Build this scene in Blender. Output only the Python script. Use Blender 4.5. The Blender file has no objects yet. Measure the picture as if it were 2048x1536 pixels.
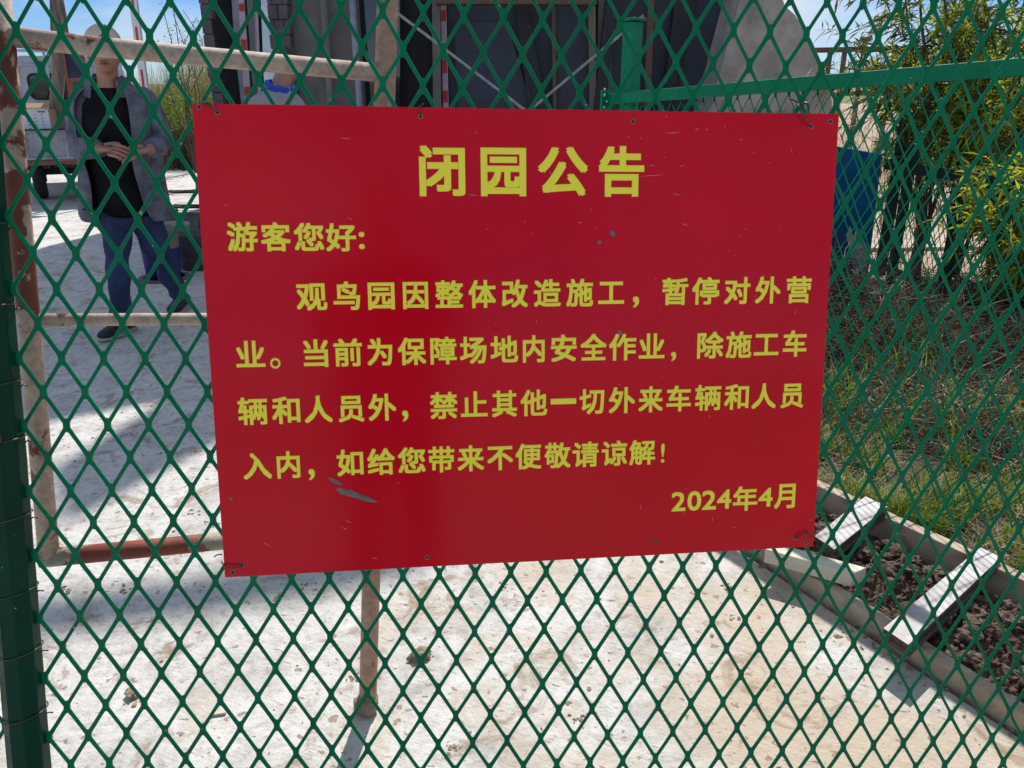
import bpy, bmesh, math, random
from mathutils import Vector, Matrix, Quaternion, noise as mnoise
R = math.radians
V = Vector
random.seed(7)
scene = bpy.context.scene
COL = scene.collection

# ------------------------------------------------------------------ camera
CAM_H, PITCH, FPX = 1.35, R(20.5), 1538.0
cam = bpy.data.cameras.new('camera')
cam.sensor_width = 36.0
cam.lens = FPX / 2048 * 36.0
cam.clip_start, cam.clip_end = 0.05, 3000
camo = bpy.data.objects.new('camera', cam)
camo.location = (0, 0, CAM_H)
camo.rotation_euler = (R(90) - PITCH, 0, 0)
COL.objects.link(camo)
scene.camera = camo

# ------------------------------------------------------------------ light
SUN_EL, SUN_AZ = R(53.5), R(10)            # azimuth from +Y towards +X
SUN = V((math.sin(SUN_AZ) * math.cos(SUN_EL), math.cos(SUN_AZ) * math.cos(SUN_EL), math.sin(SUN_EL)))
w = bpy.data.worlds.new('World')
scene.world = w
w.use_nodes = True
nt = w.node_tree
bg = nt.nodes['Background']
sky = nt.nodes.new('ShaderNodeTexSky')
sky.sky_type = 'NISHITA'
sky.sun_disc = False
sky.sun_elevation, sky.sun_rotation = SUN_EL, SUN_AZ
sky.air_density, sky.dust_density, sky.ozone_density = 1.0, 0.05, 4.0
tc = nt.nodes.new('ShaderNodeTexCoord')
mp = nt.nodes.new('ShaderNodeMapping')
mp.inputs['Scale'].default_value = (1.6, 1.6, 4.5)
mp.inputs['Location'].default_value = (0.9, 0.2, 0.1)
nz = nt.nodes.new('ShaderNodeTexNoise')
nz.inputs['Scale'].default_value = 1.7
nz.inputs['Detail'].default_value = 8
nz.inputs['Roughness'].default_value = 0.55
cr = nt.nodes.new('ShaderNodeValToRGB')
cr.color_ramp.elements[0].position, cr.color_ramp.elements[1].position = 0.43, 0.64
mx = nt.nodes.new('ShaderNodeMix')
mx.data_type = 'RGBA'
mx.inputs['B'].default_value = (6.6, 7.1, 7.8, 1)
nt.links.new(tc.outputs['Generated'], mp.inputs['Vector'])
nt.links.new(mp.outputs['Vector'], nz.inputs['Vector'])
nt.links.new(nz.outputs['Fac'], cr.inputs['Fac'])
nt.links.new(cr.outputs['Color'], mx.inputs['Factor'])
# paler, bluer air low over the horizon
sxyz = nt.nodes.new('ShaderNodeSeparateXYZ')
nt.links.new(tc.outputs['Generated'], sxyz.inputs['Vector'])
hz = nt.nodes.new('ShaderNodeValToRGB')
e_ = hz.color_ramp.elements
e_[0].position, e_[0].color = 0.0, (0.56, 0.72, 0.98, 1)
e_[1].position, e_[1].color = 0.42, (1, 1, 1, 1)
m_ = e_.new(0.12)
m_.color = (0.44, 0.64, 0.94, 1)
nt.links.new(sxyz.outputs['Z'], hz.inputs['Fac'])
mu = nt.nodes.new('ShaderNodeMix')
mu.data_type, mu.blend_type = 'RGBA', 'MULTIPLY'
mu.inputs['Factor'].default_value = 1.0
nt.links.new(sky.outputs['Color'], mu.inputs['A'])
nt.links.new(hz.outputs['Color'], mu.inputs['B'])
nt.links.new(mu.outputs['Result'], mx.inputs['A'])
nt.links.new(mx.outputs['Result'], bg.inputs['Color'])
bg.inputs['Strength'].default_value = 0.075
sl = bpy.data.lights.new('sun', 'SUN')
sl.energy, sl.angle, sl.color = 3.5, R(0.53), (1.0, 0.95, 0.88)
so = bpy.data.objects.new('sun', sl)
so.rotation_euler = SUN.to_track_quat('Z', 'Y').to_euler()
so.location = SUN * 50
COL.objects.link(so)
scene.view_settings.view_transform = 'Standard'
scene.view_settings.look = 'None'
scene.view_settings.exposure = 0.61
scene.view_settings.gamma = 1.0
scene.render.film_transparent = False
scene.cycles.max_bounces = 6
scene.cycles.transparent_max_bounces = 12

# ------------------------------------------------------------------ picture -> place
CP, SP = math.cos(PITCH), math.sin(PITCH)
CAM = V((0, 0, CAM_H))

def ray(px, py):
    a, b = (px - 1024) / FPX, (768 - py) / FPX
    return V((a, CP + b * SP, -SP + b * CP))

def cv(v):                               # camera-frame vector (x right, y down, z ahead) to world
    return V((v[0], v[2] * CP - v[1] * SP, -v[2] * SP - v[1] * CP))

def G(px, py, z=0.0):                    # on a level plane
    r = ray(px, py)
    return CAM + r * ((z - CAM_H) / r.z)

def Y(px, py, y):                        # on an upright plane facing us
    r = ray(px, py)
    return CAM + r * (y / r.y)

def D(px, py, d):                        # at an axial depth
    return CAM + ray(px, py) * d

def onplane(px, py, p0, n):
    r = ray(px, py)
    return CAM + r * ((p0 - CAM).dot(n) / r.dot(n))

# ------------------------------------------------------------------ mesh builder
class MB:
    def __init__(s):
        s.v, s.f, s.m = [], [], []

    def add(s, verts, faces, mi=0):
        o = len(s.v)
        s.v += [V(p) for p in verts]
        s.f += [tuple(i + o for i in f) for f in faces]
        s.m += [mi] * len(faces)
        return s

    def quad(s, a, b, c, d, mi=0):
        return s.add([a, b, c, d], [(0, 1, 2, 3)], mi)

    def hexa(s, lo, hi, mi=0):           # two quads, matching order
        return s.add(list(lo) + list(hi), [(3, 2, 1, 0), (4, 5, 6, 7), (0, 1, 5, 4), (1, 2, 6, 5), (2, 3, 7, 6), (3, 0, 4, 7)], mi)

    def box(s, c, sx, sy, sz, rot=None, mi=0):
        c = V(c)
        q = [V((x * sx / 2, y * sy / 2, z * sz / 2)) for z in (-1, 1) for x, y in ((-1, -1), (1, -1), (1, 1), (-1, 1))]
        if rot is not None:
            q = [rot @ p for p in q]
        q = [c + p for p in q]
        return s.hexa(q[:4], q[4:], mi)

    def bar(s, p0, p1, w_, h_, up=(0, 0, 1), mi=0, cap=True):
        p0, p1 = V(p0), V(p1)
        d = (p1 - p0).normalized()
        r = d.cross(V(up)).normalized()
        u = r.cross(d)
        q = lambda p: [p - r * w_ / 2 - u * h_ / 2, p + r * w_ / 2 - u * h_ / 2, p + r * w_ / 2 + u * h_ / 2, p - r * w_ / 2 + u * h_ / 2]
        return s.hexa(q(p0), q(p1), mi)

    def tube(s, pts, rad, n=8, mi=0, caps=True, phase=0.0):
        pts = [V(p) for p in pts]
        k = len(pts)
        rad = rad if isinstance(rad, (list, tuple)) else [rad] * k
        ref = None
        verts, faces = [], []
        for i, p in enumerate(pts):
            d = (pts[min(i + 1, k - 1)] - pts[max(i - 1, 0)])
            if d.length < 1e-9:
                d = V((0, 0, 1))
            d.normalize()
            if ref is None:
                ref = d.cross(V((0.137, 0.31, 0.94)))
                if ref.length < 1e-3:
                    ref = d.cross(V((1, 0, 0)))
            ref = (ref - d * ref.dot(d)).normalized()
            b = d.cross(ref)
            for j in range(n):
                a = 2 * math.pi * j / n + phase
                verts.append(p + (ref * math.cos(a) + b * math.sin(a)) * rad[i])
        for i in range(k - 1):
            for j in range(n):
                j2 = (j + 1) % n
                faces.append((i * n + j, i * n + j2, (i + 1) * n + j2, (i + 1) * n + j))
        if caps:
            faces.append(tuple(reversed(range(n))))
            faces.append(tuple(range((k - 1) * n, k * n)))
        return s.add(verts, faces, mi)

    def prism(s, poly, vec, mi=0):       # polygon pushed along a vector
        n = len(poly)
        vec = V(vec)
        p = [V(q) for q in poly]
        return s.add(p + [q + vec for q in p], [tuple(range(n)), tuple(reversed(range(n, 2 * n)))] + [(i, i + n, (i + 1) % n + n, (i + 1) % n) for i in range(n)], mi)

    def lathe(s, c, prof, n=24, mi=0, axis=(0, 0, 1)):
        c = V(c)
        q = V(axis).to_track_quat('Z', 'Y')
        verts, faces = [], []
        for r, z in prof:
            for j in range(n):
                a = 2 * math.pi * j / n
                verts.append(c + q @ V((r * math.cos(a), r * math.sin(a), z)))
        for i in range(len(prof) - 1):
            for j in range(n):
                j2 = (j + 1) % n
                faces.append((i * n + j, i * n + j2, (i + 1) * n + j2, (i + 1) * n + j))
        return s.add(verts, faces, mi)

    def ball(s, c, rx, ry, rz, n=12, m=8, mi=0, fn=None, rot=None):
        c = V(c)
        verts, faces = [], []
        for i in range(m + 1):
            t = math.pi * i / m
            for j in range(n):
                a = 2 * math.pi * j / n
                p = V((math.sin(t) * math.cos(a) * rx, math.sin(t) * math.sin(a) * ry, math.cos(t) * rz))
                if fn:
                    p = fn(p)
                if rot is not None:
                    p = rot @ p
                verts.append(c + p)
        for i in range(m):
            for j in range(n):
                j2 = (j + 1) % n
                faces.append((i * n + j, (i + 1) * n + j, (i + 1) * n + j2, i * n + j2))
        return s.add(verts, faces, mi)

    def build(s, name, mats, parent=None, smooth=False, bevel=0.0, clean=False):
        o0 = parent.location if parent is not None else V((0, 0, 0))
        o0 = V(parent['_base']) if parent is not None and '_base' in parent else V((0, 0, 0))
        me = bpy.data.meshes.new(name)
        me.from_pydata([tuple(p - o0) for p in s.v], [], s.f)
        mats = mats if isinstance(mats, (list, tuple)) else [mats]
        for q in mats:
            me.materials.append(q)
        me.polygons.foreach_set('material_index', s.m)
        if clean:
            bm = bmesh.new()
            bm.from_mesh(me)
            bmesh.ops.remove_doubles(bm, verts=bm.verts, dist=1e-5)
            bmesh.ops.recalc_face_normals(bm, faces=bm.faces)
            bm.to_mesh(me)
            bm.free()
        if smooth:
            me.polygons.foreach_set('use_smooth', [True] * len(me.polygons))
        me.update()
        o = bpy.data.objects.new(name, me)
        COL.objects.link(o)
        if parent is not None:
            o.parent = parent
        if bevel > 0:
            b = o.modifiers.new('bevel', 'BEVEL')
            b.width, b.segments, b.limit_method, b.angle_limit = bevel, 2, 'ANGLE', R(40)
        return o

def tag(o, label=None, cat=None, group=None, kind=None):
    if label: o['label'] = label
    if cat: o['category'] = cat
    if group: o['group'] = group
    if kind: o['kind'] = kind
    return o

def thing(name, label, cat, base=(0, 0, 0), group=None):
    o = bpy.data.objects.new(name, None)
    o.empty_display_size = 0.1
    o.location = V(base)
    o['_base'] = tuple(base)
    COL.objects.link(o)
    return tag(o, label, cat, group)

# ------------------------------------------------------------------ materials
def newmat(name):
    m = bpy.data.materials.new(name)
    m.use_nodes = True
    return m, m.node_tree, m.node_tree.nodes['Principled BSDF']

def N(nt_, kind, **kw):
    n = nt_.nodes.new(kind)
    for k, v in kw.items():
        if k in n.inputs: n.inputs[k].default_value = v
        else: setattr(n, k, v)
    return n

def ramp(nt_, src, stops):
    c = nt_.nodes.new('ShaderNodeValToRGB')
    e = c.color_ramp.elements
    while len(e) < len(stops): e.new(0.5)
    for q, (p, col) in zip(e, stops):
        q.position = p
        q.color = col if len(col) == 4 else (*col, 1)
    nt_.links.new(src, c.inputs['Fac'])
    return c

def mixc(nt_, fac, a, b):
    m = nt_.nodes.new('ShaderNodeMix')
    m.data_type = 'RGBA'
    for sock, v in (('Factor', fac), ('A', a), ('B', b)):
        if isinstance(v, (int, float)): m.inputs[sock].default_value = v
        elif isinstance(v, tuple): m.inputs[sock].default_value = (*v[:3], 1)
        else: nt_.links.new(v, m.inputs[sock])
    return m.outputs['Result']

def coords(nt_, scale=(1, 1, 1), rot=(0, 0, 0), vt='POINT'):
    t = nt_.nodes.new('ShaderNodeTexCoord')
    m = nt_.nodes.new('ShaderNodeMapping')
    m.vector_type = vt
    m.inputs['Scale'].default_value = scale
    m.inputs['Rotation'].default_value = rot
    nt_.links.new(t.outputs['Object'], m.inputs['Vector'])
    return m.outputs['Vector']

def tex(nt_, vec, scale, detail=6, rough=0.6, dist=0.0):
    n = N(nt_, 'ShaderNodeTexNoise', Scale=scale, Detail=detail, Roughness=rough, Distortion=dist)
    nt_.links.new(vec, n.inputs['Vector'])
    return n.outputs['Fac']

def bump(nt_, bs, h, strength=0.3, dist=0.01):
    b = N(nt_, 'ShaderNodeBump', Strength=strength, Distance=dist)
    nt_.links.new(h, b.inputs['Height'])
    nt_.links.new(b.outputs['Normal'], bs.inputs['Normal'])

def plain(name, c1, c2=None, rough=0.6, scale=8, metal=0.0, spec=0.5, bmp=0.0, bscale=None, stretch=(1, 1, 1), lo=0.35, hi=0.65):
    m, n, bs = newmat(name)
    bs.inputs['Roughness'].default_value = rough
    bs.inputs['Metallic'].default_value = metal
    bs.inputs['Specular IOR Level'].default_value = spec
    vec = coords(n, stretch)
    f = tex(n, vec, scale)
    if c2 is None: c2 = tuple(x * 0.8 for x in c1)
    c = ramp(n, f, [(lo, c2), (hi, c1)])
    n.links.new(c.outputs['Color'], bs.inputs['Base Color'])
    if bmp: bump(n, bs, tex(n, vec, bscale or scale * 4), bmp)
    return m

def leafmat(name, c1, c2, trans=0.45, scale=3.0):
    m, n, bs = newmat(name)
    bs.inputs['Roughness'].default_value = 0.5
    bs.inputs['Specular IOR Level'].default_value = 0.35
    f = tex(n, coords(n), scale, 3)
    c = ramp(n, f, [(0.35, c2), (0.65, c1)])
    n.links.new(c.outputs['Color'], bs.inputs['Base Color'])
    t = n.nodes.new('ShaderNodeBsdfTranslucent')
    n.links.new(c.outputs['Color'], t.inputs['Color'])
    mx_ = n.nodes.new('ShaderNodeMixShader')
    mx_.inputs['Fac'].default_value = trans
    n.links.new(bs.outputs[0], mx_.inputs[1])
    n.links.new(t.outputs[0], mx_.inputs[2])
    n.links.new(mx_.outputs[0], n.nodes['Material Output'].inputs['Surface'])
    return m

def paint_green(name, c=(0.0, 0.175, 0.078), rough=0.32):
    m, n, bs = newmat(name)
    vec = coords(n)
    f = tex(n, vec, 9)
    c1 = ramp(n, f, [(0.3, tuple(x * 0.72 for x in c)), (0.7, c)])
    chip = ramp(n, tex(n, vec, 55, 3), [(0.715, (0, 0, 0)), (0.73, (1, 1, 1))])
    col = mixc(n, chip.outputs['Color'], c1.outputs['Color'], (0.30, 0.31, 0.28))
    n.links.new(col, bs.inputs['Base Color'])
    bs.inputs['Roughness'].default_value = rough
    bs.inputs['Specular IOR Level'].default_value = 0.13
    bump(n, bs, tex(n, vec, 120, 2), 0.12, 0.002)
    return m

def rusty(name, paint=(0.50, 0.42, 0.33), thr=0.5, rust=(0.20, 0.055, 0.032), sc=6.0):
    m, n, bs = newmat(name)
    vec = coords(n)
    a = ramp(n, tex(n, vec, 60, 5, 0.7), [(0.3, tuple(x * 0.55 for x in paint)), (0.62, paint)])
    k = ramp(n, tex(n, vec, sc, 8, 0.62, 0.4), [(thr, (0, 0, 0)), (thr + 0.02, (1, 1, 1))])
    rr = ramp(n, tex(n, vec, 40), [(0.3, tuple(x * 0.6 for x in rust)), (0.7, rust)])
    col = mixc(n, k.outputs['Color'], a.outputs['Color'], rr.outputs['Color'])
    n.links.new(col, bs.inputs['Base Color'])
    bs.inputs['Roughness'].default_value = 0.72
    bump(n, bs, tex(n, vec, 160, 4), 0.35, 0.003)
    return m

def wood(name, c1, c2, rot=(0, 0, 0), long_axis=0, rough=0.75, sc=14):
    m, n, bs = newmat(name)
    st = [1, 1, 1]
    st[long_axis] = 0.08
    vec = coords(n, tuple(st), rot)
    f = tex(n, vec, sc, 8, 0.65, 0.6)
    c = ramp(n, f, [(0.3, c2), (0.52, c1), (0.75, tuple(min(1, x * 1.12) for x in c1))])
    n.links.new(c.outputs['Color'], bs.inputs['Base Color'])
    bs.inputs['Roughness'].default_value = rough
    bump(n, bs, f, 0.35, 0.004)
    return m

def concrete_ground():
    m, n, bs = newmat('concrete_slab')
    v0 = coords(n)
    vs = coords(n, (1 / 7.0, 1 / 75.0, 1), (0, 0, R(-24)), 'TEXTURE')
    med = tex(n, v0, 4.5, 9, 0.72, 0.8)
    fine = tex(n, v0, 28, 8, 0.7)
    streak = tex(n, vs, 1.0, 6, 0.62, 0.4)
    base = ramp(n, med, [(0.32, (0.40, 0.38, 0.355)), (0.48, (0.57, 0.555, 0.53)), (0.66, (0.66, 0.65, 0.63))])
    st = ramp(n, streak, [(0.28, (0.80, 0.775, 0.75)), (0.42, (1, 1, 1)), (0.66, (1.0, 1.0, 1.0))])
    fg = ramp(n, fine, [(0.34, (0.66, 0.63, 0.60)), (0.52, (1, 1, 1))])
    mg = N(n, 'ShaderNodeMix', data_type='RGBA', blend_type='MULTIPLY')
    mg.inputs['Factor'].default_value = 0.8
    n.links.new(base.outputs['Color'], mg.inputs['A'])
    n.links.new(fg.outputs['Color'], mg.inputs['B'])
    mul = N(n, 'ShaderNodeMix', data_type='RGBA', blend_type='MULTIPLY')
    mul.inputs['Factor'].default_value = 0.75
    n.links.new(mg.outputs['Result'], mul.inputs['A'])
    n.links.new(st.outputs['Color'], mul.inputs['B'])
    # brown dried mud: broad film and darker patches
    sx = N(n, 'ShaderNodeSeparateXYZ')
    n.links.new(v0, sx.inputs['Vector'])
    add = N(n, 'ShaderNodeMath', operation='MULTIPLY_ADD')
    n.links.new(sx.outputs['X'], add.inputs[0])
    add.inputs[1].default_value = 0.16
    n.links.new(tex(n, v0, 2.3, 9, 0.66, 0.6), add.inputs[2])
    film = ramp(n, add.outputs[0], [(0.48, (0, 0, 0)), (0.54, (0.35, 0.35, 0.35)), (0.68, (0.85, 0.85, 0.85))])
    c1 = mixc(n, film.outputs['Color'], mul.outputs['Result'], (0.50, 0.405, 0.30))
    pat = ramp(n, tex(n, v0, 5.2, 9, 0.7, 0.9), [(0.555, (0, 0, 0)), (0.60, (0.5, 0.5, 0.5)), (0.68, (0.92, 0.92, 0.92))])
    c2 = mixc(n, pat.outputs['Color'], c1, (0.27, 0.19, 0.125))
    vs2 = coords(n, (1 / 26, 1 / 70, 1), (0, 0, R(-8)), 'TEXTURE')
    spk = ramp(n, tex(n, vs2, 1.0, 4, 0.6), [(0.635, (0, 0, 0)), (0.68, (0.8, 0.8, 0.8))])
    c3 = mixc(n, spk.outputs['Color'], c2, (0.17, 0.12, 0.085))
    spk2 = ramp(n, tex(n, v0, 75, 3, 0.6), [(0.66, (0, 0, 0)), (0.70, (0.7, 0.7, 0.7))])
    c4 = mixc(n, spk2.outputs['Color'], c3, (0.16, 0.11, 0.08))
    vo = N(n, 'ShaderNodeTexVoronoi', Scale=34.0)
    wob = N(n, 'ShaderNodeMix', data_type='RGBA')
    wob.inputs['Factor'].default_value = 0.035
    nzc = N(n, 'ShaderNodeTexNoise', Scale=60.0, Detail=3)
    n.links.new(v0, nzc.inputs['Vector'])
    n.links.new(v0, wob.inputs['A'])
    n.links.new(nzc.outputs['Color'], wob.inputs['B'])
    n.links.new(wob.outputs['Result'], vo.inputs['Vector'])
    sepc = N(n, 'ShaderNodeSeparateColor')
    n.links.new(vo.outputs['Color'], sepc.inputs['Color'])
    rad = N(n, 'ShaderNodeMath', operation='MULTIPLY_ADD')
    n.links.new(sepc.outputs['Red'], rad.inputs[0])
    rad.inputs[1].default_value = 0.62
    rad.inputs[2].default_value = -0.30
    dif = N(n, 'ShaderNodeMath', operation='SUBTRACT')
    n.links.new(rad.outputs[0], dif.inputs[0])
    n.links.new(vo.outputs['Distance'], dif.inputs[1])
    dot = ramp(n, dif.outputs[0], [(0.0, (0, 0, 0)), (0.04, (0.8, 0.8, 0.8))])
    c4 = mixc(n, dot.outputs['Color'], c4, (0.25, 0.18, 0.125))
    n.links.new(c4, bs.inputs['Base Color'])
    bs.inputs['Roughness'].default_value = 0.8
    bs.inputs['Specular IOR Level'].default_value = 0.3
    ad = N(n, 'ShaderNodeMath', operation='ADD')
    smul = N(n, 'ShaderNodeMath', operation='MULTIPLY')
    n.links.new(streak, smul.inputs[0])
    smul.inputs[1].default_value = 0.3
    n.links.new(smul.outputs[0], ad.inputs[0])
    n.links.new(fine, ad.inputs[1])
    ad2 = N(n, 'ShaderNodeMath', operation='ADD')
    n.links.new(ad.outputs[0], ad2.inputs[0])
    n.links.new(med, ad2.inputs[1])
    bump(n, bs, ad2.outputs[0], 0.65, 0.014)
    return m

def sign_red():
    m, n, bs = newmat('red_sign_film')
    v0 = coords(n)
    f = tex(n, v0, 3, 4)
    c = ramp(n, f, [(0.3, (0.58, 0.001, 0.014)), (0.7, (0.66, 0.0015, 0.018))])
    n.links.new(c.outputs['Color'], bs.inputs['Base Color'])
    bs.inputs['Specular IOR Level'].default_value = 0.22
    rr = ramp(n, tex(n, coords(n, (1, 1, 1)), 5, 8), [(0.3, (0.12, 0.12, 0.12)), (0.7, (0.22, 0.22, 0.22))])
    n.links.new(rr.outputs['Color'], bs.inputs['Roughness'])
    bump(n, bs, tex(n, v0, 6, 2), 0.05, 0.01)
    return m

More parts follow.
